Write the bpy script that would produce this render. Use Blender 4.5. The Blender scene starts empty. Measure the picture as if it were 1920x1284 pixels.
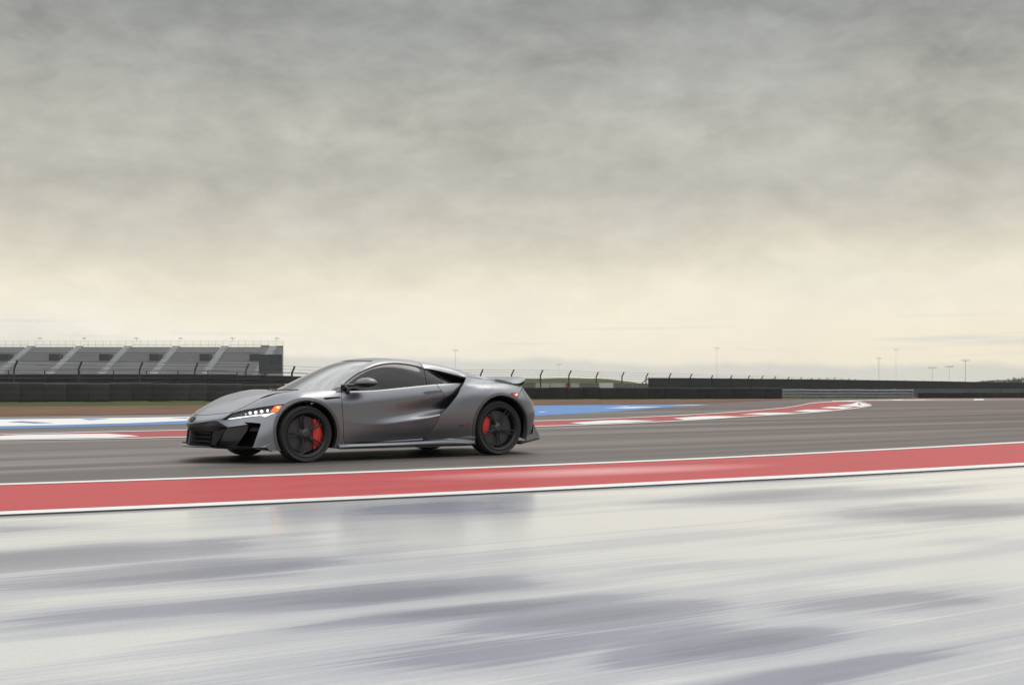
import bpy, math, random
import numpy as np
from mathutils import Vector, Matrix

# ------------------------------------------------------------------ scene, camera, sky, sun, exposure
sc = bpy.context.scene
COL = sc.collection
R = math.radians
EYE_H = 0.915            # eye height above the track
YAW = 0.603              # the camera looks this far (rad) to the right of the car's broadside
cam_d = bpy.data.cameras.new('camera')
cam = bpy.data.objects.new('camera', cam_d)
COL.objects.link(cam)
cam.location = (0, 0, EYE_H)
cam.rotation_euler = (R(90), 0, -YAW)
cam_d.sensor_width = 36.0
cam_d.lens = 45.0
cam_d.shift_y = 74.0 / 1920.0
cam_d.clip_end = 20000
cam_d.clip_start = 0.05
sc.camera = cam
sc.view_settings.view_transform = 'Standard'
sc.view_settings.look = 'None'
sc.view_settings.gamma = 1.0
sc.view_settings.exposure = 0.0
sc.view_settings.use_curve_mapping = False
sc.cycles.max_bounces = 8
sc.cycles.use_denoising = True

SUN_EL, SUN_AZ = R(64), R(62)      # azimuth measured clockwise from +Y (the light comes from the right, a little behind the car)
sd = bpy.data.lights.new('sun', 'SUN')
sd.energy = 1.0
sd.angle = R(28)
sd.color = (1.0, 0.93, 0.82)
sun = bpy.data.objects.new('sun', sd)
COL.objects.link(sun)
sdir = Vector((math.sin(SUN_AZ) * math.cos(SUN_EL), math.cos(SUN_AZ) * math.cos(SUN_EL), math.sin(SUN_EL)))
sun.rotation_euler = sdir.to_track_quat('Z', 'Y').to_euler()


class NT:
    """small helper to write node trees"""
    def __init__(self, tree):
        self.t = tree
        self.n = tree.nodes
        self.l = tree.links

    def new(self, kind, **kw):
        nd = self.n.new(kind)
        for k, v in kw.items():
            setattr(nd, k, v)
        return nd

    def put(self, sock, val):
        if val is None:
            return
        if hasattr(val, 'is_output'):
            self.l.new(val, sock)
        else:
            sock.default_value = val

    def math(self, op, a, b=None, c=None, clamp=False):
        nd = self.new('ShaderNodeMath', operation=op)
        nd.use_clamp = clamp
        self.put(nd.inputs[0], a)
        self.put(nd.inputs[1], b)
        self.put(nd.inputs[2], c)
        return nd.outputs[0]

    def mix(self, fac, a, b, blend='MIX'):
        nd = self.new('ShaderNodeMix', data_type='RGBA', blend_type=blend)
        nd.clamp_factor = True
        self.put(nd.inputs[0], fac)
        self.put(nd.inputs[6], a if hasattr(a, 'is_output') else tuple(a)[:3] + (1,))
        self.put(nd.inputs[7], b if hasattr(b, 'is_output') else tuple(b)[:3] + (1,))
        return nd.outputs[2]

    def ramp(self, fac, stops, interp='LINEAR'):
        nd = self.new('ShaderNodeValToRGB')
        cr = nd.color_ramp
        cr.interpolation = interp
        while len(cr.elements) < len(stops):
            cr.elements.new(0.5)
        for e, (p, c) in zip(cr.elements, stops):
            e.position = p
            e.color = (c, c, c, 1) if isinstance(c, (int, float)) else tuple(c)[:3] + (1,)
        self.put(nd.inputs[0], fac)
        return nd.outputs[0]

    def noise(self, vec, scale, detail=4, rough=0.55, dist=0.0, lac=2.0):
        nd = self.new('ShaderNodeTexNoise')
        self.put(nd.inputs['Vector'], vec)
        nd.inputs['Scale'].default_value = scale
        nd.inputs['Detail'].default_value = detail
        nd.inputs['Roughness'].default_value = rough
        nd.inputs['Distortion'].default_value = dist
        nd.inputs['Lacunarity'].default_value = lac
        return nd.outputs[0]

    def mapping(self, vec, loc=(0, 0, 0), rot=(0, 0, 0), scale=(1, 1, 1)):
        nd = self.new('ShaderNodeMapping')
        self.put(nd.inputs[0], vec)
        nd.inputs[1].default_value = loc
        nd.inputs[2].default_value = rot
        nd.inputs[3].default_value = scale
        return nd.outputs[0]


def srgb(r, g, b):
    f = lambda c: ((c / 255 + 0.055) / 1.055) ** 2.4 if c > 10 else c / 255 / 12.92
    return (f(r), f(g), f(b))


def build_world():
    w = bpy.data.worlds.new('World')
    sc.world = w
    w.use_nodes = True
    k = NT(w.node_tree)
    k.n.clear()
    out = k.new('ShaderNodeOutputWorld')
    bg = k.new('ShaderNodeBackground')
    sky = k.new('ShaderNodeTexSky', sky_type='NISHITA')
    sky.sun_disc = False
    sky.sun_elevation = SUN_EL
    sky.sun_rotation = SUN_AZ
    sky.dust_density = 3.0
    tc = k.new('ShaderNodeTexCoord').outputs['Generated']
    sep = k.new('ShaderNodeSeparateXYZ')
    k.l.new(tc, sep.inputs[0])
    x, y, z = sep.outputs
    zc = k.math('MAXIMUM', z, 0.0)
    # mottled layer of cloud: soft lumps, flattened, leaning a little to the right
    v1 = k.mapping(tc, rot=(0.10, 0.16, 0.0), scale=(1.0, 1.0, 2.1))
    n1 = k.noise(v1, 3.2, 3, 0.5, 0.3)
    n2 = k.noise(v1, 8.5, 5, 0.58, 0.35)
    n3 = k.noise(v1, 21.0, 5, 0.60, 0.2)
    cloud = k.math('ADD', k.math('MULTIPLY', k.math('SUBTRACT', n1, 0.5), 0.9),
                   k.math('ADD', k.math('MULTIPLY', k.math('SUBTRACT', n2, 0.5), 1.55), k.math('MULTIPLY', k.math('SUBTRACT', n3, 0.5), 1.25)))
    # brightness of the overcast by height
    warm = k.math('MULTIPLY_ADD', x, 0.5, 0.5, clamp=True)
    zz = k.math('ADD', zc, k.math('MULTIPLY', k.math('ADD', k.math('SUBTRACT', n1, 0.5), k.math('SUBTRACT', n2, 0.5)), 0.085))
    base = k.ramp(k.math('MULTIPLY', zz, 2.0, clamp=True), [
        (0.0, srgb(243, 239, 228)), (0.085, srgb(248, 243, 228)), (0.14, srgb(244, 237, 217)), (0.18, srgb(229, 222, 203)), (0.225, srgb(212, 207, 192)),
        (0.28, srgb(198, 195, 183)), (0.40, srgb(184, 182, 172)), (0.50, srgb(166, 166, 160)), (0.58, srgb(148, 149, 145)), (0.70, srgb(153, 154, 152)), (1.0, (0.62, 0.625, 0.62))])
    # towards the zenith an overcast sky is brighter than near the horizon
    zen = k.math('MULTIPLY_ADD', k.ramp(zc, [(0.28, 0.0), (0.45, 0.60), (0.85, 1.0)]), 1.9, 1.0)
    amp = k.math('MULTIPLY_ADD', k.math('MULTIPLY', zc, 4.0, clamp=True), 0.56, 0.06)
    mod = k.math('MULTIPLY', zen, k.math('ADD', 1.0, k.math('MULTIPLY', cloud, amp)))
    m = k.new('ShaderNodeMix', data_type='RGBA', blend_type='MULTIPLY')
    m.inputs[0].default_value = 1.0
    k.l.new(base, m.inputs[6])
    cc = k.new('ShaderNodeCombineColor')
    for i in range(3):
        k.l.new(mod, cc.inputs[i])
    k.l.new(cc.outputs[0], m.inputs[7])
    # warmer glow low on the sun's side
    low = k.ramp(zc, [(0.0, 1.0), (0.035, 1.0), (0.095, 0.0)])
    wf = k.math('MULTIPLY', low, k.ramp(warm, [(0.66, 0.0), (0.96, 0.9)]))
    c2 = k.mix(wf, m.outputs[2], srgb(251, 239, 211))
    # cool grey bank of far cloud lying on the horizon
    ang = k.math('ARCTAN2', x, y)
    ca = k.new('ShaderNodeCombineXYZ')
    k.l.new(ang, ca.inputs[0])
    nb = k.noise(ca.outputs[0], 9.0, 5, 0.55)
    top = k.math('MULTIPLY_ADD', k.math('SUBTRACT', nb, 0.5), 0.022, 0.0195)
    top = k.math('ADD', top, k.math('MULTIPLY', k.math('SUBTRACT', YAW, ang), 0.016))
    bank = k.math('MULTIPLY', k.math('SUBTRACT', top, z), 190.0, clamp=True)
    c3 = k.mix(k.math('MULTIPLY', bank, 0.60), c2, srgb(203, 206, 202))
    # thin streak of blue grey haze higher up
    st = k.noise(k.mapping(tc, scale=(3.0, 3.0, 90.0)), 1.3, 3, 0.5)
    stf = k.math('MULTIPLY', k.ramp(st, [(0.56, 0.0), (0.66, 1.0)]), k.ramp(zc, [(0.016, 0.0), (0.03, 0.8), (0.045, 0.5), (0.06, 0.0)]))
    c4 = k.mix(k.math('MULTIPLY', stf, 0.6), c3, srgb(205, 211, 214))
    # a little of the clear sky comes through the overcast
    sk = k.new('ShaderNodeMix', data_type='RGBA', blend_type='MULTIPLY')
    sk.inputs[0].default_value = 1.0
    k.l.new(sky.outputs[0], sk.inputs[6])
    sk.inputs[7].default_value = (0.09, 0.09, 0.09, 1)
    c5 = k.mix(0.94, sk.outputs[2], c4)
    k.l.new(c5, bg.inputs[0])
    bg.inputs[1].default_value = 1.0
    k.l.new(bg.outputs[0], out.inputs[0])


build_world()

# ------------------------------------------------------------------ materials
MATS = {}


def mat(name, col, rough=0.5, metal=0.0, spec=0.5, var=0.0, vscale=8.0, coat=0.0, coat_rough=0.1, bump=0.0, bscale=60.0,
        emit=None, estr=0.0, alpha=1.0, trans=0.0, ior=1.5):
    if name in MATS:
        return MATS[name]
    m = bpy.data.materials.new(name)
    m.use_nodes = True
    k = NT(m.node_tree)
    p = k.n['Principled BSDF']
    col = tuple(col)[:3]
    tc = k.new('ShaderNodeTexCoord').outputs['Object']
    if var > 0:
        nz = k.noise(tc, vscale, 5, 0.6)
        lo = tuple(c * (1 - var) for c in col)
        hi = tuple(min(1, c * (1 + var)) for c in col)
        k.l.new(k.ramp(nz, [(0.3, lo), (0.7, hi)]), p.inputs['Base Color'])
        rr = k.ramp(nz, [(0.3, max(0.02, rough - 0.06)), (0.7, min(1, rough + 0.06))])
        k.l.new(rr, p.inputs['Roughness'])
    else:
        p.inputs['Base Color'].default_value = col + (1,)
        p.inputs['Roughness'].default_value = rough
    p.inputs['Metallic'].default_value = metal
    p.inputs['Specular IOR Level'].default_value = spec
    p.inputs['IOR'].default_value = ior
    p.inputs['Coat Weight'].default_value = coat
    p.inputs['Coat Roughness'].default_value = coat_rough
    p.inputs['Transmission Weight'].default_value = trans
    p.inputs['Alpha'].default_value = alpha
    if emit:
        p.inputs['Emission Color'].default_value = tuple(emit)[:3] + (1,)
        p.inputs['Emission Strength'].default_value = estr
    if bump > 0:
        b = k.new('ShaderNodeBump')
        b.inputs['Strength'].default_value = bump
        b.inputs['Distance'].default_value = 0.01
        k.l.new(k.noise(tc, bscale, 4, 0.6), b.inputs['Height'])
        k.l.new(b.outputs[0], p.inputs['Normal'])
    MATS[name] = m
    return m


# ------------------------------------------------------------------ object helpers
def link(name, mesh, parent=None, m=None):
    o = bpy.data.objects.new(name, mesh)
    COL.objects.link(o)
    if parent is not None:
        o.parent = parent
    if m is not None:
        mesh.materials.append(m)
    return o


def empty(name, loc=(0, 0, 0), rz=0.0):
    o = bpy.data.objects.new(name, None)
    o.empty_display_size = 0.2
    COL.objects.link(o)
    o.location = loc
    o.rotation_euler = (0, 0, rz)
    return o


def tag(o, label=None, cat=None, group=None, kind=None):
    if label:
        o['label'] = label
    if cat:
        o['category'] = cat
    if group:
        o['group'] = group
    if kind:
        o['kind'] = kind
    return o


class MB:
    """collects simple solids into one mesh"""
    def __init__(self):
        self.v, self.f = [], []

    def add(self, vs, fs):
        o = len(self.v)
        self.v += [tuple(p) for p in vs]
        self.f += [tuple(i + o for i in f) for f in fs]
        return self

    def box(self, c, s, rz=0.0):
        hx, hy, hz = s[0] / 2, s[1] / 2, s[2] / 2
        ca, sa = math.cos(rz), math.sin(rz)
        vs = []
        for dz in (-hz, hz):
            for dx, dy in ((-hx, -hy), (hx, -hy), (hx, hy), (-hx, hy)):
                vs.append((c[0] + dx * ca - dy * sa, c[1] + dx * sa + dy * ca, c[2] + dz))
        return self.add(vs, [(3, 2, 1, 0), (4, 5, 6, 7), (0, 1, 5, 4), (1, 2, 6, 5), (2, 3, 7, 6), (3, 0, 4, 7)])

    def tube(self, pts, r, n=8, cap=True):
        pts = [Vector(p) for p in pts]
        rs = r if isinstance(r, (list, tuple)) else [r] * len(pts)
        vs, fs = [], []
        prev = None
        for i, p in enumerate(pts):
            d = (pts[min(i + 1, len(pts) - 1)] - pts[max(i - 1, 0)]).normalized()
            ref = Vector((0, 0, 1)) if abs(d.z) < 0.9 else Vector((1, 0, 0))
            a = d.cross(ref).normalized()
            if prev is not None and a.dot(prev) < 0:
                a = -a
            prev = a
            b = d.cross(a)
            for j in range(n):
                t = 2 * math.pi * j / n
                vs.append(p + (a * math.cos(t) + b * math.sin(t)) * rs[i])
        for i in range(len(pts) - 1):
            for j in range(n):
                fs.append((i * n + j, i * n + (j + 1) % n, (i + 1) * n + (j + 1) % n, (i + 1) * n + j))
        if cap:
            fs.append(tuple(reversed(range(n))))
            fs.append(tuple(range((len(pts) - 1) * n, len(pts) * n)))
        return self.add(vs, fs)

    def prism(self, pts, off):
        """closed polygon pts (3D) pushed by the vector off"""
        n = len(pts)
        vs = [Vector(p) for p in pts] + [Vector(p) + Vector(off) for p in pts]
        fs = [tuple(range(n)), tuple(reversed(range(n, 2 * n)))] + [(i, i + n, (i + 1) % n + n, (i + 1) % n) for i in range(n)]
        return self.add(vs, fs)

    def mesh(self, name):
        me = bpy.data.meshes.new(name)
        me.from_pydata(self.v, [], self.f)
        me.update()
        import bmesh
        bm = bmesh.new()
        bm.from_mesh(me)
        bmesh.ops.recalc_face_normals(bm, faces=bm.faces)
        bm.to_mesh(me)
        bm.free()
        return me

    def build(self, name, m, parent=None, smooth=None):
        me = self.mesh(name)
        if smooth:
            me.shade_smooth()
            me.set_sharp_from_angle(angle=R(smooth))
        return link(name, me, parent, m)


def lathe(prof, n, axis='y'):
    """profile [(r, h)] turned about the y axis"""
    vs, fs = [], []
    m = len(prof)
    for j in range(n):
        t = 2 * math.pi * j / n
        for r, h in prof:
            vs.append((r * math.cos(t), h, r * math.sin(t)))
    for j in range(n):
        for i in range(m - 1):
            a = j * m + i
            b = ((j + 1) % n) * m + i
            fs.append((a, a + 1, b + 1, b))
    return vs, fs


# ------------------------------------------------------------------ the sports car
# Car frame: u runs back from the front axle, v out from the centre line (the side nearest the photographer is +v), z up.
CAR_X, CAR_Y = 6.316, 14.214
PX_FOCAL, PX_HORIZON = 2400.0, 716.0  # focal length and horizon row of the image, in pixels


def to_pixel(P):
    """image pixel of a body point through the camera; outlines are traced in pixels"""
    P = np.asarray(P, float)
    X = CAR_X + P[..., 0]
    Y = CAR_Y - P[..., 1]
    s, c = math.sin(YAW), math.cos(YAW)
    d = X * s + Y * c
    x = X * c - Y * s
    return np.stack([960 + PX_FOCAL * x / d, PX_HORIZON - PX_FOCAL * (P[..., 2] - EYE_H) / d], -1)


def from_pixel(px, py, v):
    """body point at half-width v for an image pixel of the camera view"""
    s, c = math.sin(YAW), math.cos(YAW)
    t = (px - 960) / PX_FOCAL
    Y = CAR_Y - v
    X = Y * (s + t * c) / (c - t * s)
    d = X * s + Y * c
    return np.array([X - CAR_X, v, EYE_H - (py - PX_HORIZON) * d / PX_FOCAL])


def herm(P, t, tq, ghost0=None, ghost1=None):
    P = np.asarray(P, float)
    K = len(P)
    h = np.diff(t)
    h = np.maximum(h, 1e-6)
    d = (P[1:] - P[:-1]) / h.reshape((-1,) + (1,) * (P.ndim - 1))
    m = np.empty_like(P)
    if K > 2:
        h0 = h[:-1].reshape((-1,) + (1,) * (P.ndim - 1))
        h1 = h[1:].reshape((-1,) + (1,) * (P.ndim - 1))
        m[1:-1] = (d[:-1] * h1 + d[1:] * h0) / (h0 + h1)
    m[0] = d[0]
    m[-1] = d[-1]
    if ghost0 is not None:
        m[0] = 0.5 * (d[0] + (P[0] - ghost0) / h[0])
    if ghost1 is not None:
        m[-1] = 0.5 * (d[-1] + (ghost1 - P[-1]) / h[-1])
    i = np.clip(np.searchsorted(t, tq, side='right') - 1, 0, K - 2)
    sh = (-1,) + (1,) * (P.ndim - 1)
    hh = h[i]
    s = ((tq - t[i]) / hh).reshape(sh)
    hh = hh.reshape(sh)
    return ((2 * s ** 3 - 3 * s ** 2 + 1) * P[i] + (s ** 3 - 2 * s ** 2 + s) * hh * m[i]
            + (-2 * s ** 3 + 3 * s ** 2) * P[i + 1] + (s ** 3 - s ** 2) * hh * m[i + 1])


def surf(C, step=0.016, mirror=False, mirror_end=False, mirror_rail=False, sharp=()):
    """smooth surface through the net C[station][rail]; returns V, N, F"""
    C = np.asarray(C, float)
    S, Q = C.shape[:2]
    ch = np.linalg.norm(np.diff(C, axis=0), axis=2)
    ts = np.concatenate([[0], np.cumsum(ch.mean(1))])
    ns = max(4, int(ts[-1] / step))
    tq = np.linspace(0, ts[-1], ns)
    fl = np.array([1, -1, 1.0])
    A = herm(C, ts, tq, C[1] * fl if mirror else None, C[-2] * fl if mirror_end else None)
    chr_ = np.linalg.norm(np.diff(C, axis=1), axis=2)
    tr = np.concatenate([[0], np.cumsum(np.sqrt(chr_.mean(0)))])
    # resample rails with even spacing in length
    seg = chr_.mean(0)
    qs = []
    for j in range(Q - 1):
        n = max(2, int(math.ceil(seg[j] / step)))
        qs.append(np.linspace(tr[j], tr[j + 1], n, endpoint=False))
    qs = np.concatenate(qs + [[tr[-1]]])
    At = np.swapaxes(A, 0, 1)
    br = [0] + sorted(sharp) + [Q - 1]
    G = np.zeros((len(qs), A.shape[0], 3))
    for a, b in zip(br[:-1], br[1:]):
        sel = (qs >= tr[a] - 1e-9) & (qs <= tr[b] + 1e-9)
        g1 = None
        if mirror_rail and b == Q - 1:
            g1 = At[Q - 2] * fl
        G[sel] = herm(At[a:b + 1], tr[a:b + 1], qs[sel], None, g1)
    G = np.swapaxes(G, 0, 1)
    du = np.gradient(G, axis=0)
    dv = np.gradient(G, axis=1)
    N = np.cross(du, dv)
    N /= np.maximum(np.linalg.norm(N, axis=2, keepdims=True), 1e-9)
    a, b = G.shape[:2]
    if (N * np.array([0, 0.6, 0.8])).sum() < 0:
        N = -N
        flip = True
    else:
        flip = False
    idx = np.arange(a * b).reshape(a, b)
    F = np.stack([idx[:-1, :-1], idx[1:, :-1], idx[1:, 1:], idx[:-1, 1:]], -1).reshape(-1, 4)
    if flip:
        F = F[:, ::-1]
    return [G.reshape(-1, 3), N.reshape(-1, 3), [tuple(f) for f in F]]


def clip(M, s):
    """keep the side of the surface where s < 0"""
    V, N, F = M
    ins = s < 0
    nV, nN, nF = list(V), list(N), []
    cache = {}
    insl = ins.tolist()
    sl = s.tolist()

    def cut(a, b):
        k = (a, b) if a < b else (b, a)
        if k not in cache:
            t = sl[k[0]] / (sl[k[0]] - sl[k[1]])
            nV.append(V[k[0]] * (1 - t) + V[k[1]] * t)
            n = N[k[0]] * (1 - t) + N[k[1]] * t
            nN.append(n / max(np.linalg.norm(n), 1e-9))
            cache[k] = len(nV) - 1
        return cache[k]
    for f in F:
        c = sum(insl[i] for i in f)
        if c == len(f):
            nF.append(f)
        elif c:
            o = []
            for i, a in enumerate(f):
                b = f[(i + 1) % len(f)]
                if insl[a]:
                    o.append(a)
                    if not insl[b]:
                        o.append(cut(a, b))
                elif insl[b]:
                    o.append(cut(a, b))
            if len(o) >= 3:
                nF.append(tuple(o))
    used = sorted({i for f in nF for i in f})
    mp = {j: i for i, j in enumerate(used)}
    if not used:
        return [np.zeros((0, 3)), np.zeros((0, 3)), []]
    return [np.array([nV[i] for i in used]), np.array([nN[i] for i in used]), [tuple(mp[i] for i in f) for f in nF]]


def sdpoly(P, poly):
    """signed distance to a closed polygon, negative inside"""
    P = np.asarray(P, float)
    poly = np.asarray(poly, float)[:, :2]
    d = np.full(len(P), 1e18)
    ins = np.zeros(len(P), bool)
    for a, b in zip(poly, np.roll(poly, -1, 0)):
        e = b - a
        w = P - a
        t = np.clip((w @ e) / max(e @ e, 1e-12), 0, 1)
        d = np.minimum(d, ((w - t[:, None] * e) ** 2).sum(1))
        c = (a[1] > P[:, 1]) != (b[1] > P[:, 1])
        if abs(e[1]) > 1e-12:
            ins ^= c & (P[:, 0] < e[0] * (P[:, 1] - a[1]) / e[1] + a[0])
    d = np.sqrt(d)
    return np.where(ins, -d, d)


def rnd(pts, n=6):
    """closed outline through pts with rounded runs; a third value of 1 marks a sharp corner"""
    K = len(pts)
    P = [np.array(p[:2], float) for p in pts]
    sh = [len(p) > 2 and p[2] for p in pts]
    out = []
    for i in range(K):
        p0, p1, p2, p3 = P[i - 1], P[i], P[(i + 1) % K], P[(i + 2) % K]
        l = np.linalg.norm(p2 - p1)
        m1 = (p2 - p1) if sh[i] else (p2 - p0) / max(np.linalg.norm(p2 - p1) + np.linalg.norm(p1 - p0), 1e-6) * l
        m2 = (p2 - p1) if sh[(i + 1) % K] else (p3 - p1) / max(np.linalg.norm(p3 - p2) + np.linalg.norm(p2 - p1), 1e-6) * l
        for j in range(n):
            s = j / n
            out.append((2 * s ** 3 - 3 * s ** 2 + 1) * p1 + (s ** 3 - 2 * s ** 2 + s) * m1 + (-2 * s ** 3 + 3 * s ** 2) * p2 + (s ** 3 - s ** 2) * m2)
    return np.array(out)


def big(M):
    """keep the largest connected piece"""
    V, N, F = M
    if not F:
        return M
    par = list(range(len(V)))

    def find(a):
        while par[a] != a:
            par[a] = par[par[a]]
            a = par[a]
        return a
    for f in F:
        r0 = find(f[0])
        for i in f[1:]:
            par[find(i)] = r0
    cnt = {}
    for f in F:
        r0 = find(f[0])
        cnt[r0] = cnt.get(r0, 0) + 1
    best = max(cnt, key=cnt.get)
    nf = [f for f in F if find(f[0]) == best]
    used = sorted({i for f in nf for i in f})
    mp = {j: i for i, j in enumerate(used)}
    return [V[used], N[used], [tuple(mp[i] for i in f) for f in nf]]


def shift(M, d):
    return [M[0] + M[1] * d, M[1], M[2]]


def join(*Ms):
    V, N, F, o = [], [], [], 0
    for M in Ms:
        if len(M[0]) == 0:
            continue
        V.append(M[0])
        N.append(M[1])
        F += [tuple(i + o for i in f) for f in M[2]]
        o += len(M[0])
    return [np.concatenate(V), np.concatenate(N), F]


FL = np.array([1, -1, 1.0])


def mirrored(M):
    return [M[0] * FL, M[1] * FL, [tuple(reversed(f)) for f in M[2]]]


def rimmed(M, depth):
    """turn the edge of a panel inward so that shut lines have depth"""
    V, N, F = M
    cnt = {}
    for f in F:
        for i, a in enumerate(f):
            b = f[(i + 1) % len(f)]
            k = (a, b) if a < b else (b, a)
            cnt[k] = None if k in cnt else (a, b)
    V2, N2, F2 = [], [], []
    o = len(V)
    for e in cnt.values():
        if e is None:
            continue
        a, b = e
        pa, pb = V[a], V[b]
        na = np.cross(pb - pa, N[a])
        l = np.linalg.norm(na)
        if l < 1e-9:
            continue
        na = na / l
        i = o + len(V2)
        V2 += [pa, pb, pb - N[b] * depth, pa - N[a] * depth]
        N2 += [na] * 4
        F2.append((i + 1, i, i + 3, i + 2))
    if not V2:
        return M
    return [np.concatenate([V, np.array(V2)]), np.concatenate([N, np.array(N2)]), list(F) + F2]


def panel(name, M, m, parent, rim=0.02):
    if len(M[0]) == 0:
        print('EMPTY PANEL', name)
        return None
    if rim:
        M = rimmed(M, rim)
    V, N, F = M
    me = bpy.data.meshes.new(name)
    fl = np.array([1, -1, 1.0])
    me.from_pydata([tuple(p) for p in (V * fl)], [], [tuple(reversed(f)) for f in F])
    me.shade_smooth()
    me.update()
    me.normals_split_custom_set_from_vertices([tuple(n) for n in (N * fl)])
    return link(name, me, parent, m)


def both(name, M, m, parent, rim=0.02, part_of=None):
    """the near part and its mirror image on the far side"""
    a = panel(name, M, m, parent[0] if isinstance(parent, tuple) else parent, rim)
    b = panel(name, mirrored(M), m, parent[1] if isinstance(parent, tuple) else parent, rim)
    return a, b


def whole(name, M, m, parent, rim=0.02):
    return panel(name, join(M, mirrored(M)), m, parent, rim)


def patch3(pts, m_=8):
    """flat facet from 3D points as a surface piece (normals towards the front left)"""
    P = np.array(pts, float)
    n = np.zeros(3)
    for a, b in zip(P, np.roll(P, -1, 0)):
        n += np.cross(a, b)
    n /= np.linalg.norm(n)
    f = tuple(range(len(P)))
    if n @ np.array([-0.6, 0.8, 0.0]) < 0:
        n = -n
        f = f[::-1]
    return [P, np.tile(n, (len(P), 1)), [f]]


def pick(M, px, py):
    """point and normal of the surface under an image pixel"""
    V, N, F = M
    D = to_pixel(V)
    T = []
    for f in F:
        for i in range(1, len(f) - 1):
            T.append((f[0], f[i], f[i + 1]))
    T = np.array(T)
    a, b, c = D[T[:, 0]], D[T[:, 1]], D[T[:, 2]]
    p = np.array([px, py])
    d = (b[:, 0] - a[:, 0]) * (c[:, 1] - a[:, 1]) - (b[:, 1] - a[:, 1]) * (c[:, 0] - a[:, 0])
    d = np.where(abs(d) < 1e-9, 1e-9, d)
    w1 = ((p[0] - a[:, 0]) * (c[:, 1] - a[:, 1]) - (p[1] - a[:, 1]) * (c[:, 0] - a[:, 0])) / d
    w2 = ((b[:, 0] - a[:, 0]) * (p[1] - a[:, 1]) - (b[:, 1] - a[:, 1]) * (p[0] - a[:, 0])) / d
    w0 = 1 - w1 - w2
    sc_ = np.minimum(np.minimum(w0, w1), w2)
    # nearest to the viewer among the triangles that contain the point
    cand = np.where(sc_ > -0.02)[0]
    if len(cand) == 0:
        cand = [int(np.argmax(sc_))]
    best = max(cand, key=lambda i: V[T[i, 0]][1])
    i0, i1, i2 = T[best]
    P = V[i0] * w0[best] + V[i1] * w1[best] + V[i2] * w2[best]
    n = N[i0] + N[i1] + N[i2]
    return P, n / np.linalg.norm(n)


PAINT = mat('matte_grey_paint', (0.080, 0.087, 0.108), 0.38, metal=0.92, spec=0.5, var=0.03, vscale=3.0, coat=1.0, coat_rough=0.32)
PAINT.node_tree.nodes['Principled BSDF'].inputs['Coat IOR'].default_value = 1.95
PAINT_DK = mat('satin_dark_trim', (0.045, 0.046, 0.05), 0.38, var=0.1)
GLOSS_BLK = mat('gloss_black_trim', (0.010, 0.010, 0.012), 0.16, coat=0.5)
VOID = mat('black_opening', (0.004, 0.004, 0.005), 0.8, spec=0.1)
MESHBLK = mat('black_grille_plastic', (0.006, 0.006, 0.007), 0.5, spec=0.3)
CARBON = mat('carbon_fibre', (0.018, 0.018, 0.020), 0.30, coat=0.6, coat_rough=0.12)
GLASS_D = mat('tinted_glass', (0.006, 0.0065, 0.0075), 0.08, spec=0.36)
GLASS_W = mat('windscreen_glass', (0.020, 0.022, 0.025), 0.05, spec=0.8, ior=1.7, coat=1.0, coat_rough=0.04)
RUBBER = mat('tyre_rubber', (0.016, 0.016, 0.017), 0.72, var=0.15, vscale=20)
RIM_M = mat('dark_wheel_alloy', (0.010, 0.010, 0.012), 0.42, metal=0.2)
DISC_M = mat('brake_disc_iron', (0.060, 0.062, 0.066), 0.45, metal=0.5)
RED = mat('red_caliper_paint', (0.55, 0.012, 0.010), 0.30, coat=0.3)
LED = mat('white_lamp_light', (0.8, 0.8, 0.8), 0.3, emit=(0.92, 0.96, 1.0), estr=1.15)
LED2 = mat('white_lamp_reflector', (0.75, 0.78, 0.8), 0.15, emit=(0.85, 0.92, 1.0), estr=0.5, metal=0.3)
AMBER = mat('amber_lamp_light', (0.8, 0.12, 0.02), 0.25, emit=(1.0, 0.10, 0.012), estr=0.75)
AMBERHOT = mat('amber_lamp_bulb', (0.9, 0.4, 0.1), 0.3, emit=(1.0, 0.42, 0.06), estr=1.8)
REDLAMP = mat('red_lamp_light', (0.5, 0.02, 0.02), 0.25, emit=(1.0, 0.05, 0.03), estr=0.8)
REDHOT = mat('red_lamp_bulb', (0.9, 0.3, 0.2), 0.3, emit=(1.0, 0.30, 0.20), estr=2.5)


def clear_lens():
    m = bpy.data.materials.new('clear_lamp_lens')
    m.use_nodes = True
    k = NT(m.node_tree)
    k.n.clear()
    o = k.new('ShaderNodeOutputMaterial')
    t = k.new('ShaderNodeBsdfTransparent')
    g = k.new('ShaderNodeBsdfGlossy')
    g.inputs['Roughness'].default_value = 0.05
    fr = k.new('ShaderNodeFresnel')
    fr.inputs[0].default_value = 1.3
    x = k.new('ShaderNodeMixShader')
    k.l.new(fr.outputs[0], x.inputs[0])
    k.l.new(t.outputs[0], x.inputs[1])
    k.l.new(g.outputs[0], x.inputs[2])
    k.l.new(x.outputs[0], o.inputs[0])
    return m


LENS = clear_lens()

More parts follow.
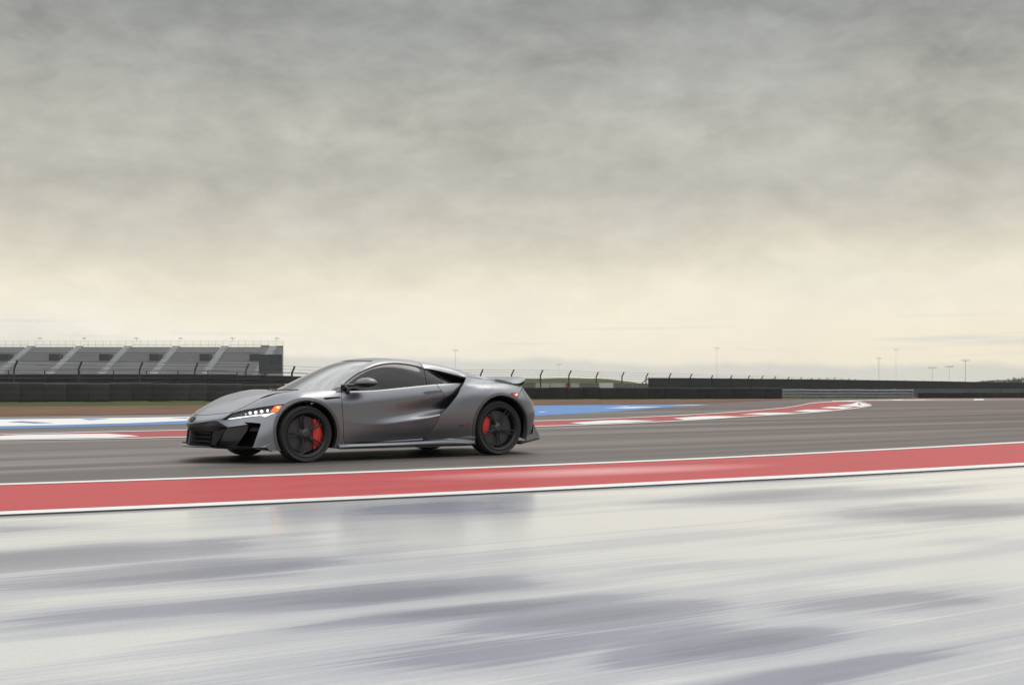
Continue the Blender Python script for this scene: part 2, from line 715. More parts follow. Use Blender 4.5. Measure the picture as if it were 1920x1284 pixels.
# --- nets of the body: every station lists points (u, v, z) from the sill up to the centre line
FRONT = [
    [(-1.06, 0, .20), (-1.04, 0, .33), (-1.022, 0, .440), (-1.002, 0, .475), (-.940, 0, .532), (-.81, 0, .618), (-.60, 0, .706), (-.30, 0, .778), (.0, 0, .800)],
    [(-1.03, .2, .20), (-1.01, .2, .33), (-.985, .2, .452), (-.965, .2, .485), (-.900, .18, .540), (-.765, .2, .628), (-.55, .17, .720), (-.27, .15, .788), (.04, .12, .806)],
    [(-.95, .42, .20), (-.925, .42, .33), (-.888, .40, .478), (-.868, .41, .505), (-.81, .40, .553), (-.69, .38, .636), (-.50, .32, .736), (-.23, .28, .797), (.08, .22, .812)],
    [(-.86, .58, .195), (-.84, .575, .33), (-.815, .52, .485), (-.79, .535, .52), (-.735, .55, .568), (-.60, .53, .650), (-.43, .45, .746), (-.18, .38, .805), (.12, .30, .815)],
    [(-.80, .76, .185), (-.745, .73, .33), (-.66, .67, .497), (-.625, .665, .545), (-.565, .66, .608), (-.44, .61, .705), (-.30, .53, .770), (-.10, .45, .808), (.15, .38, .813)],
    [(-.62, .865, .175), (-.585, .835, .33), (-.47, .80, .525), (-.43, .775, .578), (-.38, .735, .642), (-.26, .665, .762), (-.17, .58, .790), (-.02, .51, .808), (.18, .45, .813)],
    [(-.45, .915, .15), (-.43, .90, .33), (-.31, .87, .55), (-.27, .845, .61), (-.22, .80, .68), (-.12, .70, .797), (-.05, .62, .794), (.05, .56, .806), (.20, .51, .813)],
    [(-.25, .93, .14), (-.24, .93, .33), (-.17, .925, .55), (-.13, .905, .65), (-.08, .86, .735), (.0, .72, .815), (.05, .65, .806), (.12, .60, .810), (.23, .56, .813)],
    [(.05, .935, .14), (.05, .945, .33), (.07, .95, .53), (.09, .935, .66), (.11, .89, .745), (.14, .755, .820), (.17, .68, .812), (.21, .64, .812), (.27, .60, .813)],
    [(.38, .925, .16), (.38, .935, .33), (.38, .935, .50), (.38, .925, .62), (.38, .90, .715), (.38, .805, .812), (.36, .74, .812), (.36, .69, .81), (.36, .65, .81)],
    [(.6, .905, .21), (.6, .92, .32), (.6, .925, .45), (.6, .915, .56), (.6, .90, .68), (.6, .835, .800), (.6, .79, .806), (.6, .72, .81), (.6, .66, .81)],
    [(.95, .88, .215), (.95, .91, .32), (.95, .925, .42), (.95, .903, .52), (.95, .895, .69), (.95, .842, .808), (.95, .80, .818), (.95, .72, .82), (.95, .66, .81)],
    [(1.3, .875, .225), (1.3, .915, .33), (1.3, .935, .452), (1.3, .886, .53), (1.3, .895, .71), (1.3, .84, .836), (1.3, .79, .845), (1.3, .72, .84), (1.3, .66, .83)],
    [(1.6, .88, .24), (1.6, .925, .36), (1.6, .948, .488), (1.6, .860, .56), (1.6, .885, .735), (1.6, .825, .862), (1.6, .775, .870), (1.6, .70, .87), (1.6, .64, .86)],
    [(1.82, .89, .25), (1.82, .925, .40), (1.82, .935, .525), (1.82, .828, .58), (1.82, .868, .752), (1.82, .80, .878), (1.82, .75, .885), (1.82, .68, .885), (1.82, .62, .88)],
    [(2.05, .89, .25), (2.05, .90, .40), (2.03, .895, .545), (2.05, .775, .60), (2.05, .828, .765), (2.05, .772, .890), (2.05, .70, .897), (2.05, .64, .897), (2.05, .58, .89)],
    [(2.3, .87, .25), (2.3, .89, .40), (2.28, .89, .55), (2.3, .69, .62), (2.3, .73, .77), (2.3, .69, .90), (2.3, .62, .905), (2.3, .57, .905), (2.3, .52, .90)],
]
REAR = [
    [(1.56, .895, .225), (1.67, .935, .345), (1.775, .955, .530), (1.866, .950, .604), (2.022, .925, .752), (2.13, .875, .872), (2.215, .80, .935), (2.272, .722, .976), (2.27, .66, .985)],
    [(1.80, .905, .215), (1.88, .945, .35), (1.97, .962, .520), (2.03, .957, .620), (2.13, .930, .768), (2.24, .868, .872), (2.31, .775, .922), (2.37, .69, .968), (2.40, .635, .990)],
    [(2.10, .92, .20), (2.15, .955, .36), (2.20, .968, .53), (2.24, .963, .65), (2.30, .932, .790), (2.38, .850, .878), (2.44, .755, .915), (2.48, .68, .952), (2.50, .620, .985)],
    [(2.38, .93, .19), (2.40, .965, .37), (2.43, .972, .54), (2.45, .966, .69), (2.48, .925, .812), (2.52, .830, .887), (2.56, .740, .913), (2.58, .69, .935), (2.60, .625, .972)],
    [(2.66, .94, .19), (2.66, .970, .37), (2.67, .975, .55), (2.67, .966, .70), (2.68, .915, .815), (2.69, .815, .889), (2.70, .735, .910), (2.72, .69, .925), (2.74, .635, .945)],
    [(2.90, .94, .19), (2.92, .962, .38), (2.92, .967, .55), (2.92, .955, .69), (2.90, .895, .803), (2.89, .805, .881), (2.89, .735, .900), (2.89, .68, .905), (2.89, .62, .905)],
    [(3.08, .91, .20), (3.10, .925, .38), (3.11, .932, .55), (3.08, .915, .67), (3.045, .865, .780), (3.03, .795, .866), (3.02, .73, .883), (3.00, .66, .89), (2.98, .60, .89)],
    [(3.17, .855, .23), (3.20, .865, .39), (3.215, .872, .55), (3.18, .855, .665), (3.125, .815, .765), (3.085, .775, .855), (3.06, .70, .872), (3.03, .62, .88), (3.01, .56, .88)],
    [(3.26, .74, .27), (3.295, .745, .40), (3.305, .75, .55), (3.275, .735, .665), (3.21, .71, .765), (3.145, .68, .855), (3.11, .61, .872), (3.07, .54, .88), (3.04, .48, .88)],
    [(3.33, .45, .30), (3.37, .45, .41), (3.38, .45, .55), (3.35, .45, .67), (3.28, .45, .77), (3.21, .43, .855), (3.16, .40, .872), (3.11, .36, .88), (3.07, .33, .88)],
    [(3.36, 0, .30), (3.40, 0, .41), (3.41, 0, .55), (3.38, 0, .67), (3.31, 0, .77), (3.24, 0, .855), (3.19, 0, .872), (3.13, 0, .88), (3.09, 0, .88)],
]


def lerp(tab, u):
    a = np.array(tab, float)
    return herm(a[:, 1:], a[:, 0], np.array([u]))[0]


T_A2 = [(.05, .90, .64), (.2, .862, .705), (.4, .805, .802), (.523, .768, .875), (.63, .735, .930), (.84, .668, 1.034), (1.0, .620, 1.098), (1.16, .582, 1.137),
        (1.35, .562, 1.148), (1.55, .565, 1.130), (1.75, .580, 1.088), (1.96, .600, .995), (2.10, .640, .90), (2.3, .60, .86)]
T_A1 = [(.05, .87, .66), (.2, .825, .728), (.4, .765, .826), (.63, .685, .945), (.84, .610, 1.055), (1.0, .550, 1.124), (1.1, .500, 1.160), (1.35, .455, 1.188),
        (1.55, .450, 1.184), (1.75, .450, 1.160), (1.96, .46, 1.090), (2.10, .46, 1.03), (2.3, .44, .96)]
T_C = [(.05, .72), (.2, .808), (.4, .922), (.6, 1.026), (.8, 1.118), (.9, 1.154), (1.0, 1.180), (1.1, 1.197), (1.3, 1.215), (1.5, 1.212), (1.7, 1.195), (1.96, 1.13), (2.1, 1.08), (2.3, 1.0)]
T_B = [(.05, .86, .72), (.4, .84, .755), (.6, .845, .765), (.95, .855, .775), (1.3, .845, .80), (1.6, .83, .825), (1.82, .805, .845), (2.05, .755, .86), (2.3, .66, .87)]
CABIN = []
for u_ in (.05, .2, .3, .4, .52, .64, .76, .88, 1.0, 1.1, 1.25, 1.4, 1.55, 1.7, 1.85, 2.0, 2.15, 2.3):
    b_, a2, a1, c_ = lerp(T_B, u_), lerp(T_A2, u_), lerp(T_A1, u_), lerp(T_C, u_)[0]
    mid = (b_ + a2) / 2 + np.array([0.018, 0.006])
    dz = c_ - a1[1]
    CABIN.append([(u_, b_[0], b_[1]), (u_, mid[0], mid[1]), (u_, a2[0], a2[1]), (u_, a1[0], a1[1]),
                  (u_, a1[0] * .70, a1[1] + dz * .52), (u_, a1[0] * .36, a1[1] + dz * .88), (u_, 0, c_)])


def build_car():
    car = empty('sports_car', (CAR_X, CAR_Y, 0))
    tag(car, 'low matte grey two-door sports coupe with red brake calipers driving on the track', 'car')
    G1 = surf(FRONT, 0.015, mirror=True, sharp=(2,))
    G2 = surf(REAR, 0.015, mirror_end=True)
    G3 = surf(CABIN, 0.015, mirror_rail=True)
    ARCH_F = (0.010, 0.330, 0.372)
    ARCH_R = (2.652, 0.352, 0.395)

    def circ(M, a, r=0.0):
        return np.hypot(M[0][:, 0] - a[0], M[0][:, 2] - a[1]) - (a[2] + r)

    def inside(M, poly, g=0.0):  # poly: outline traced in image pixels of the camera view
        return clip(M, sdpoly(to_pixel(M[0]), poly) + g)

    def outside(M, poly, g=0.0):
        return clip(M, -sdpoly(to_pixel(M[0]), poly) + g)
    GAP = 0.42      # half a shut line in image pixels

    door = rnd([(639.3, 733.5, 1), (640.4, 748), (642.5, 772), (644, 800), (645.2, 824), (648, 830.2), (662, 830.4), (700, 827.5), (753, 823), (780, 821.4), (798, 819.2),
                (807, 814), (814, 804), (820.5, 793), (825, 784), (827.3, 776), (826.6, 766), (829.5, 755), (831.8, 743), (831, 737), (827, 731), (822, 726), (818.4, 719, 1), (800, 719, 1), (720, 725, 1), (677, 729, 1)])
    hood = rnd([(300, 772, 1), (362, 777.2), (370, 778.2), (385, 777.8), (400, 776.6), (420, 774.8), (437, 772.4, 1), (452, 765.5), (470, 756.5), (488, 747.2), (508, 740), (526, 736.3), (545, 733.4), (566, 730.6, 1), (640, 700, 1), (640, 500, 1), (300, 500, 1)], 4)
    lamp = rnd([(416.5, 786.6, 1), (434.4, 774.6, 1), (456, 769), (479, 764.9), (507, 760.6), (535.5, 756.8, 1), (527, 766), (517, 773.6, 1), (506, 777.5), (497, 781.6, 1), (489, 778.6, 1), (460, 782), (429, 787, 1)])
    fascia = rnd([(300, 800, 1), (352, 795.6, 1), (360, 794.3), (380, 791.4), (401, 788.5, 1), (408, 789.6, 1), (427, 800.6, 1), (446, 798, 1), (466, 795.2, 1), (459, 791.2, 1), (475, 792, 1), (490, 793.6, 1),
                  (474, 839, 1), (497, 838.4, 1), (505, 842, 1), (505, 880, 1), (300, 880, 1)], 2)
    seam = [(505, 774.4), (517.2, 773.4), (530, 771.8), (560, 768), (560, 900), (300, 900), (300, 790), (400, 790)]

    # ------- front half: bumper, fenders, hood, doors
    F1 = clip(G1, -circ(G1, ARCH_F))
    cow = F1[0][:, 0] - (0.15 + 0.22 * F1[0][:, 1] ** 2)
    H = inside(clip(F1, cow), hood, GAP)
    whole('hood', H, PAINT, car, 0.03)
    hv = rnd([(486, 747.6, 1), (497, 742.6), (512, 738.4), (527, 736.0, 1), (513, 739.8), (498, 744.6)], 3)
    both('hood_vent', shift(inside(F1, hv), 0.003), VOID, car, 0)
    rest = outside(F1, hood, GAP)
    rest = outside(rest, lamp, 0.25)
    # the body ahead of the door
    ahead = clip(rest, rest[0][:, 0] - 0.9)
    ahead = outside(ahead, door, GAP)
    ahead = clip(ahead, ahead[0][:, 0] - 0.50)
    bump = outside(ahead, fascia, 0.0)
    isb = lambda M: np.where(M[0][:, 0] > -0.12, 50.0, sdpoly(to_pixel(M[0]), [(300, 700), (362, 700), (420, 770), (437, 772.4), (434, 774.6), (416, 787), (429, 787), (489, 779), (505, 778), (517.2, 773.6), (527, 771.6), (560, 768), (560, 900), (300, 900)]))
    bumper = clip(bump, isb(bump) + 0.3)
    fend = clip(bump, -isb(bump) + 0.3)
    fend = clip(fend, -(fend[0][:, 2] - 0.16))
    whole('front_bumper', bumper, PAINT, car, 0.02)
    vent = rnd([(604.8, 745.6, 1), (612, 744.9), (639, 743.4, 1), (639, 746.2, 1), (620, 748), (610.5, 749.2, 1)], 3)
    ventm = shift(inside(fend, vent), -0.012)
    fend = outside(fend, vent)
    nf, ff = both('front_fender', fend, PAINT, car, 0.03)
    both('fender_vent', ventm, VOID, (nf, ff), 0)
    # door and the scooped flank behind it
    D = inside(clip(rest, -(rest[0][:, 0] - 0.42)), door, GAP)
    hand = rnd([(792.8, 735.6, 1), (800, 733.8), (820, 731.9), (827, 731.9, 1), (829, 735.3, 1), (815, 737), (799.5, 738.7, 1)], 3)
    hd = shift(inside(D, hand), 0.004)
    lock = [(808 + 1.7 * math.cos(t), 750 + 1.9 * math.sin(t)) for t in np.linspace(0, 6.28, 12, endpoint=False)]
    lk = shift(inside(D, lock), 0.003)
    D = outside(D, hand, 0.3)
    dn, df = both('door', D, PAINT, car, 0.03)
    both('door_handle', hd, GLOSS_BLK, (dn, df), 0.02)
    both('lock_cylinder', lk, mat('bright_metal', (0.6, 0.6, 0.6), 0.25, metal=1.0), (dn, df), 0.004)
    fl = clip(rest, -(rest[0][:, 0] - 1.3))
    fl = outside(fl, door, GAP)
    fl = clip(fl, -(fl[0][:, 2] - (0.50 + 0.0 * fl[0][:, 0])))
    fl = clip(fl, -(fl[0][:, 0] - 1.60))
    both('side_intake', fl, PAINT, car, 0.0)

    # ------- rear quarters and tail
    F2 = clip(G2, -circ(G2, ARCH_R))
    fuel = [(915.6 + 9.6 * math.cos(t), 722.6 + 7.4 * math.sin(t)) for t in np.linspace(0, 6.283, 40, endpoint=False)]
    mark = rnd([(955.5, 737.6, 1), (962, 736.4), (973.6, 736.6, 1), (971, 741), (967.6, 745.4, 1), (962, 741.6)], 3)
    tail = rnd([(981.8, 722.0, 1), (977.5, 731), (973.2, 739), (968.4, 747), (964, 752, 1), (975, 770, 1), (985, 800, 1), (900, 900, 1), (1100, 900, 1), (1100, 700, 1)], 3)
    near = clip(F2, 0.70 - F2[0][:, 1])
    fd = big(inside(near, fuel, GAP * 0.3))
    qp = outside(F2, fuel, GAP * 0.3)
    mk = big(inside(clip(qp, 0.75 - qp[0][:, 1]), mark))
    qp = outside(qp, mark, 0.2)
    tl = inside(qp, tail, GAP)
    qp = outside(qp, tail, GAP)
    qn, qf = both('rear_quarter_panel', qp, PAINT, car, 0.03)
    both('fuel_filler_door', fd, PAINT, (qn, qf), 0.012)
    mn, mf = both('side_marker_lamp', shift(mk, -0.001), mat('dark_lamp_housing', (0.03, 0.02, 0.02), 0.2), (qn, qf), 0.01)
    red = rnd([(961.5, 738.4, 1), (973, 737.2, 1), (970.5, 741), (967.6, 744.6, 1)], 2)
    both('red_lens', shift(inside(mk, red), 0.003), REDLAMP, (qn, qf), 0.004)
    hot = [(968.3 + 2.0 * math.cos(t), 739.8 + 1.7 * math.sin(t)) for t in np.linspace(0, 6.28, 14, endpoint=False)]
    both('bulb', shift(inside(mk, hot), 0.006), REDHOT, (qn, qf), 0.004)
    # the tail: lamp strip set into the bumper
    zt = tl[0][:, 2]
    lampband = clip(tl, np.abs(zt - 0.735) - 0.030 + np.maximum(0, 3.20 - tl[0][:, 0]) * 5)
    whole('rear_bumper', clip(tl, -(np.abs(zt - 0.735) - 0.030 + np.maximum(0, 3.20 - tl[0][:, 0]) * 5)), PAINT, car, 0.02)
    both('tail_lamp', big(shift(lampband, -0.008)), REDLAMP, car, 0.01)
    # winglet and diffuser at the foot of the rear bumper
    W = from_pixel
    a0, a1_, a2_ = W(1000.5, 796, .84), W(1011.8, 819.0, .84), W(1003, 822, .86)
    mbw = MB()
    b0, b1, b2, b3 = W(987, 818.5, .925), W(987, 825.5, .925), W(1010.8, 820.4, .85), W(999, 812, .86)
    cv = lambda p: (p[0], -p[1], p[2])
    for sgn in (1, -1):
        pass
    tri = [b0, b3, a0, a1_, b2, b1]
    wl = []
    for p in tri:
        wl.append(np.array(p))
    M = join(patch3([b0, b3, a1_, b1]), patch3([b3, a0, a1_]))
    inner = [p + np.array([-.02, -.10, 0.0]) for p in (b0, b3, a1_, b1)]
    M = join(M, patch3([a1_, a0, inner[1], inner[2]]))
    both('rear_winglet', M, PAINT, car, 0.02)
    d0, d1, d2 = W(977, 829.5, .93), W(1011.6, 820.0, .845), W(987, 826.2, .925)
    dm = MB()
    dm.prism([cv(d0), cv(d2), cv(d1), (3.42, 0, d1[2]), (3.42, .0, d1[2]), (d1[0], d1[1], d1[2]), (d2[0], d2[1], d2[2]), (d0[0], d0[1], d0[2])], (0, 0, -0.022))
    dm.build('rear_diffuser', CARBON, car)

    # ------- buttresses, spoiler, deck
    but = [[(1.752, .581, 1.0875), (1.752, .535, 1.122), (1.752, .450, 1.1595), (1.752, .39, 1.168)],
           [(1.88, .612, 1.068), (1.88, .565, 1.112), (1.88, .468, 1.152), (1.88, .40, 1.150)],
           [(2.06, .655, 1.028), (2.06, .605, 1.078), (2.06, .50, 1.121), (2.06, .42, 1.110)],
           [(2.20, .697, .994), (2.20, .645, 1.044), (2.19, .525, 1.088), (2.19, .44, 1.07)],
           [(2.272, .722, .976), (2.30, .665, 1.015), (2.32, .55, 1.051), (2.32, .46, 1.03)],
           [(2.37, .69, .968), (2.42, .655, .992), (2.46, .585, 1.014), (2.46, .49, .99)],
           [(2.48, .68, .952), (2.54, .66, .970), (2.60, .62, .979), (2.60, .52, .955)],
           [(2.58, .69, .935), (2.64, .675, .947), (2.72, .655, .956), (2.72, .56, .935)],
           [(2.72, .69, .923), (2.76, .68, .932), (2.84, .68, .938), (2.84, .58, .925)]]
    both('roof_buttress', surf(but, 0.015), PAINT, car, 0.03)
    deck = [[(u, .0, z0), (u, .28, z0 - .004), (u, .50, z1)] for u, z0, z1 in ((1.95, 1.10, 1.02), (2.2, 1.02, .98), (2.5, .945, .93), (2.8, .905, .905), (3.0, .89, .89), (3.1, .885, .88))]
    whole('engine_cover', surf(deck, 0.03), mat('engine_cover_black', (0.006, 0.006, 0.007), 0.6, spec=0.2), car, 0.02)
    wall_ = [[(u, .575 + .02 * (u - 1.7), .84), (u, .56, .95), (u, .535, zt - .075), (u, .42 + .13 * max(0, u - 1.75), zt - .008)] for u, zt in ((1.71, 1.170), (1.88, 1.152), (2.06, 1.121), (2.19, 1.088), (2.32, 1.051), (2.40, 1.03))]
    both('engine_bay_side', surf(wall_, 0.03), VOID, car, 0)
    sp = [[(2.70, .655, .957), (2.76, .50, .940), (2.80, .25, .935), (2.82, 0, .935)],
          [W(938.5, 711.6, .70), (2.86, .52, .944), (2.90, .25, .940), (2.92, 0, .940)],
          [W(951, 715.0, .765), (2.98, .55, .950), (3.02, .25, .950), (3.04, 0, .950)],
          [W(962.5, 718.6, .80), (3.07, .58, .958), (3.12, .25, .962), (3.14, 0, .962)],
          [W(975.6, 717.4, .795), (3.14, .60, .968), (3.21, .25, .974), (3.23, 0, .975)],
          [W(985.6, 711.0, .77), (3.20, .60, .980), (3.28, .25, .986), (3.30, 0, .987)]]
    SP = surf(sp, 0.02, mirror_rail=True)
    lower = shift(SP, 0)
    spo = panel('spoiler', join(SP, mirrored(SP)), PAINT, car, 0.012)
    edge = [W(924, 710.4, .655), W(931, 710.9, .68), W(938.5, 711.6, .70), W(951, 715.0, .765), W(962.5, 718.6, .80)]
    edge[0] = np.array([2.70, .655, .957])
    both('spoiler_side', surf([[p, p + np.array([0, .004, -.028]), p + np.array([0, -.004, -.06])] for p in edge], 0.015), PAINT, spo, 0)
    under = [[W(962.5, 718.9, .798), (3.07, .58, .946), (3.12, .25, .95), (3.14, 0, .95)],
             [W(970, 720.6, .79), (3.10, .58, .925), (3.16, .25, .93), (3.18, 0, .93)],
             [W(977, 722.0, .78), (3.13, .58, .90), (3.19, .25, .90), (3.21, 0, .90)],
             [W(984.5, 713.2, .768), (3.19, .60, .966), (3.27, .25, .972), (3.29, 0, .973)]]
    whole('spoiler_underside', shift(surf(under, 0.02, mirror_rail=True), 0), CARBON, spo, 0)

    # ------- greenhouse
    dlo = rnd([(639, 735.4, 1), (641.2, 722.2, 1), (655, 709.8), (670, 699.4), (688, 690.6), (702, 685.2), (716, 681.7), (730, 680.0), (742, 679.7), (760, 681.3), (775, 683.9), (795, 689.4), (825, 703.8), (848.5, 717.4, 1), (840, 724, 1), (818, 726, 1), (800, 727, 1), (720, 735, 1), (690, 738, 1), (660, 740, 1)])
    ws = rnd([(300, 800, 1), (600, 800, 1), (612, 745, 1), (621, 732.5), (627, 726.6), (640, 714), (655, 702.9), (670, 692.4), (684, 683), (692, 678.8), (698.5, 676.6, 1), (676, 675.7), (655, 675.9), (639, 676.9), (622, 679.2), (605, 682.2), (560, 690, 1), (300, 690, 1)])
    cabin = clip(G3, G3[0][:, 0] - 2.22)
    W_ = inside(clip(cabin, cabin[0][:, 0] - 1.15), ws, 0.35)
    # on the roof the header line is a curve across the car
    whole('windscreen', shift(W_, -0.004), GLASS_W, car, 0.02)
    hdr = lambda M: M[0][:, 0] - 9.0
    body = outside(cabin, dlo, 0.0)
    front_ws = np.where(body[0][:, 0] < 1.15, sdpoly(to_pixel(body[0]), ws), 60.0)
    body = clip(body, -front_ws + 0.35)
    sail = rnd([(616, 738, 1), (620.5, 732.6, 1), (627.5, 727.0), (631, 726.0, 1), (641.2, 723.6, 1), (639.2, 738, 1)], 2)
    sl = inside(body, sail)
    body = outside(body, sail)
    body = clip(body, 0.80 + 0.06 * np.clip(body[0][:, 0], 0, 1.2) - body[0][:, 2] - 0.02 + 0 * body[0][:, 0])
    roof = clip(body, body[0][:, 0] - 1.746)
    rearb = clip(body, -(body[0][:, 0] - 1.750))
    whole('roof', roof, PAINT, car, 0.025)
    whole('rear_bulkhead', shift(rearb, -0.012), GLOSS_BLK, car, 0)
    both('mirror_sail', sl, GLOSS_BLK, car, 0.01)
    dl = inside(cabin, dlo, 0.25)
    dl = clip(dl, 0.70 - dl[0][:, 2])
    ins = rnd([(641.2, 735.4, 1), (644, 722.4, 1), (656, 711.6), (671, 701.2), (689, 692.4), (703, 687.2), (717, 683.8), (731, 682.2), (742, 682.0), (760, 683.7), (775, 686.3), (794, 691.6), (824, 705.4), (845, 716.2, 1), (840, 726, 1), (818, 727, 1), (800, 728, 1), (720, 736, 1), (690, 739, 1), (660, 741, 1)])
    glass = inside(dl, ins)
    trim = big(outside(dl, ins))
    b1_ = [(600, 600), (795.2, 600), (795.2, 690), (800.6, 723.7), (803, 760), (600, 760)]
    b2_ = [(600, 600), (824, 600), (824, 704), (832.5, 721), (845, 760), (600, 760)]
    wn, wf = both('door_window', shift(big(inside(glass, b1_, 0.5)), -0.003), GLASS_D, car, 0.01)
    g2 = outside(glass, b1_, 0.5)
    both('quarter_window', shift(big(inside(g2, b2_, 0.3)), -0.003), GLASS_D, car, 0.01)
    both('rear_quarter_light', shift(big(outside(g2, b2_, 0.3)), -0.003), mat('lighter_glass', (0.045, 0.046, 0.042), 0.10), car, 0.01)
    both('window_trim', shift(trim, 0.002), mat('matte_black_trim', (0.008, 0.008, 0.009), 0.6, spec=0.25), car, 0.012)
    # added dark inner shell that blocks light and view through the shut lines
    core = [[(u, v0, z0), (u, v1, z1), (u, v2, z2), (u, 0, z3)] for u, v0, z0, v1, z1, v2, z2, z3 in (
        (-.60, .40, .20, .44, .40, .38, .52, .54), (-.40, .45, .16, .48, .45, .42, .60, .63), (0, .50, .15, .52, .5, .52, .72, .72),
        (.36, .52, .15, .55, .5, .58, .74, .75), (.60, .66, .15, .70, .5, .68, .75, .77), (1.0, .78, .15, .76, .5, .74, .76, .78), (1.5, .78, .15, .74, .5, .70, .79, .80),
        (1.8, .74, .15, .68, .5, .64, .81, .83), (2.1, .64, .15, .58, .5, .56, .82, .84), (2.6, .54, .16, .56, .5, .54, .80, .82), (3.0, .54, .2, .54, .5, .50, .78, .80), (3.10, .50, .3, .5, .5, .46, .70, .74))]
    cm = surf(core, 0.06)
    whole('light_block_shell', cm, VOID, car, 0)
    fm = MB()
    fm.prism([(-.95, -.45, .20), (-.62, -.80, .16), (-.42, -.82, .145), (-.42, -.55, .145), (.40, -.55, .145), (.42, -.86, .145), (2.24, -.86, .145), (2.26, -.55, .145), (3.02, -.55, .16), (3.3, -.6, .26),
              (3.3, .6, .26), (3.02, .55, .16), (2.26, .55, .145), (2.24, .86, .145), (.42, .86, .145), (.40, .55, .145), (-.42, .55, .145), (-.42, .82, .145), (-.62, .80, .16), (-.95, .45, .20)], (0, 0, 0.012))
    fm.build('floor_tray', VOID, car)

    # ------- sill skirts
    sk = []
    for u, v0, zt_, zc_, zb in ((.40, .90, .235, .186, .142), (.55, .885, .228, .188, .146), (.8, .88, .224, .188, .148), (1.2, .88, .228, .192, .149), (1.6, .885, .240, .200, .148), (1.85, .90, .254, .204, .146), (2.05, .922, .268, .196, .144), (2.2, .936, .262, .180, .142), (2.272, .942, .255, .168, .139)):
        vo = 0.955 if u < 2.1 else 0.965
        sk.append([(u, vo - .06, zb - .004), (u, vo - .012, zb + .002), (u, vo, zb + .018), (u, vo - .004, zc_ - .014), (u, vo - .030, zc_ + .010), (u, v0 + .002, zt_ - .02), (u, v0 - .012, zt_)])
    both('side_skirt', surf(sk, 0.012), PAINT, car, 0)
    for s in (-1, 1):
        blade = MB()
        blade.prism([(.42, s * .93, .149), (.42, s * .955, .149), (1.2, s * .968, .148), (2.2, s * .972, .142), (2.25, s * .93, .142)], (0, 0, -.010))
        blade.build('skirt_blade', CARBON, car)

    # ------- wheel arches
    for nm, a, vv, fb in (('front_arch_lip', ARCH_F, .952, True), ('rear_arch_lip', ARCH_R, .974, False)):
        base = G1 if fb else G2
        ring = clip(clip(base, -circ(base, a, -0.0)), circ(base, a, 0.034)[circ(base, a, -10) > -99] if False else circ(clip(base, -circ(base, a, 0.0)), a, 0.034))
        ring = clip(ring, 0.15 - ring[0][:, 2])
        if fb:
            ring = clip(ring, np.abs(ring[0][:, 0]) - 0.5)
        else:
            ring = clip(ring, 2.0 - ring[0][:, 0])
            ring = clip(ring, ring[0][:, 0] - 3.2)
        both(nm, shift(ring, 0.005), mat('shaded_lip_grey', (0.085, 0.085, 0.092), 0.45, metal=0.4), car, 0.05)  # flared lip of the body; its shade is put into this darker grey
        # liner
        vs, fs = [], []
        n = 40
        for i in range(n + 1):
            t = math.pi * (-0.12 + 1.24 * i / n)
            for v in (vv - .03, .50):
                vs.append((a[0] + (a[2] + .004) * math.cos(t), -v, a[1] + (a[2] + .004) * math.sin(t)))
        for i in range(n):
            fs.append((2 * i, 2 * i + 1, 2 * i + 3, 2 * i + 2))
        k0 = len(vs)
        vs.append((a[0], -.50, a[1] - .15))
        for i in range(n):
            fs.append((2 * i + 1, k0, 2 * i + 3))
        for s in (1, -1):
            me = bpy.data.meshes.new('wheel_arch_liner')
            me.from_pydata([(x, y * s, z) for x, y, z in vs], [], fs)
            link('wheel_arch_liner', me, car, VOID)

    # ------- front fascia
    cvl = lambda pts: [np.array(p) for p in pts]
    P4, P7, P8, P9, P5 = W(427, 800.6, .57), W(466, 795.2, .735), W(462.5, 808, .685), W(442, 838.2, .565), W(402.5, 836.4, .39)
    both('bumper_blade', join(patch3([P4, P7, P8, P9, P5])), PAINT, car, 0.03)
    # bar under the nose
    bar = []
    for x0, y0, x1, y1, v in ((354, 795.5, 357, 808.5, 0.0), (370, 793.6, 372, 809.4, .14), (388, 791.2, 388, 809, .29), (402, 789.4, 400, 808, .42), (410, 791.4, 409, 806.5, .48), (425.5, 801, 424.5, 802.6, .555)):
        p, q = W(x0, y0, v), W(x1, y1, v - (.03 if v > .03 else 0))
        m_ = (p + q) / 2 + np.array([-.016, 0, .004])
        bar.append([p, m_, q])
    bar[0] = [np.array([p[0], 0, p[2]]) for p in bar[0]]
    whole('grille_bar', shift(surf(bar, 0.015, mirror=True), 0), mat('satin_black_bar', (0.012, 0.012, 0.014), 0.42), car, 0.03)
    # lip strip below the nose panel
    ring = []
    for x0, y0, v in ((353.5, 794.2, 0.0), (372, 792.4, .15), (390, 790.0, .31), (402, 788.6, .405)):
        p = W(x0, y0, v)
        ring.append([p + np.array([-.006, 0, .004]), p + np.array([-.004, 0, -.008])])
    # grille void and its struts
    vb = MB()
    vb.prism([(-.78, -.47, .19), (-.88, -.34, .19), (-.95, -.16, .19), (-.965, 0, .19), (-.95, .16, .19), (-.88, .34, .19), (-.78, .47, .19), (-.60, .50, .19), (-.60, -.50, .19)], (0.03, 0, .27))
    vb.build('grille_opening', VOID, car)
    st = MB()
    st.prism([(-1.045, -.014, .195), (-1.045, .014, .195), (-1.015, .014, .38), (-1.015, -.014, .38)], (.03, 0, 0))
    st.build('grille_strut', PAINT_DK, car)
    for z in (.240, .288, .335):
        st = MB()
        st.tube([(-.905 + (z - .2) * .1, -.33, z), (-.965 + (z - .2) * .1, -.16, z), (-.985 + (z - .2) * .1, 0, z), (-.965 + (z - .2) * .1, .16, z), (-.905 + (z - .2) * .1, .33, z)], .006, 6)
        st.build('grille_fin', MESHBLK, car)
    sidep = join(patch3([W(399, 808.5, .40), W(424, 803, .545), W(403, 836, .455), W(396, 835.5, .40)]))
    both('grille_side_panel', sidep, MESHBLK, car, 0.02)
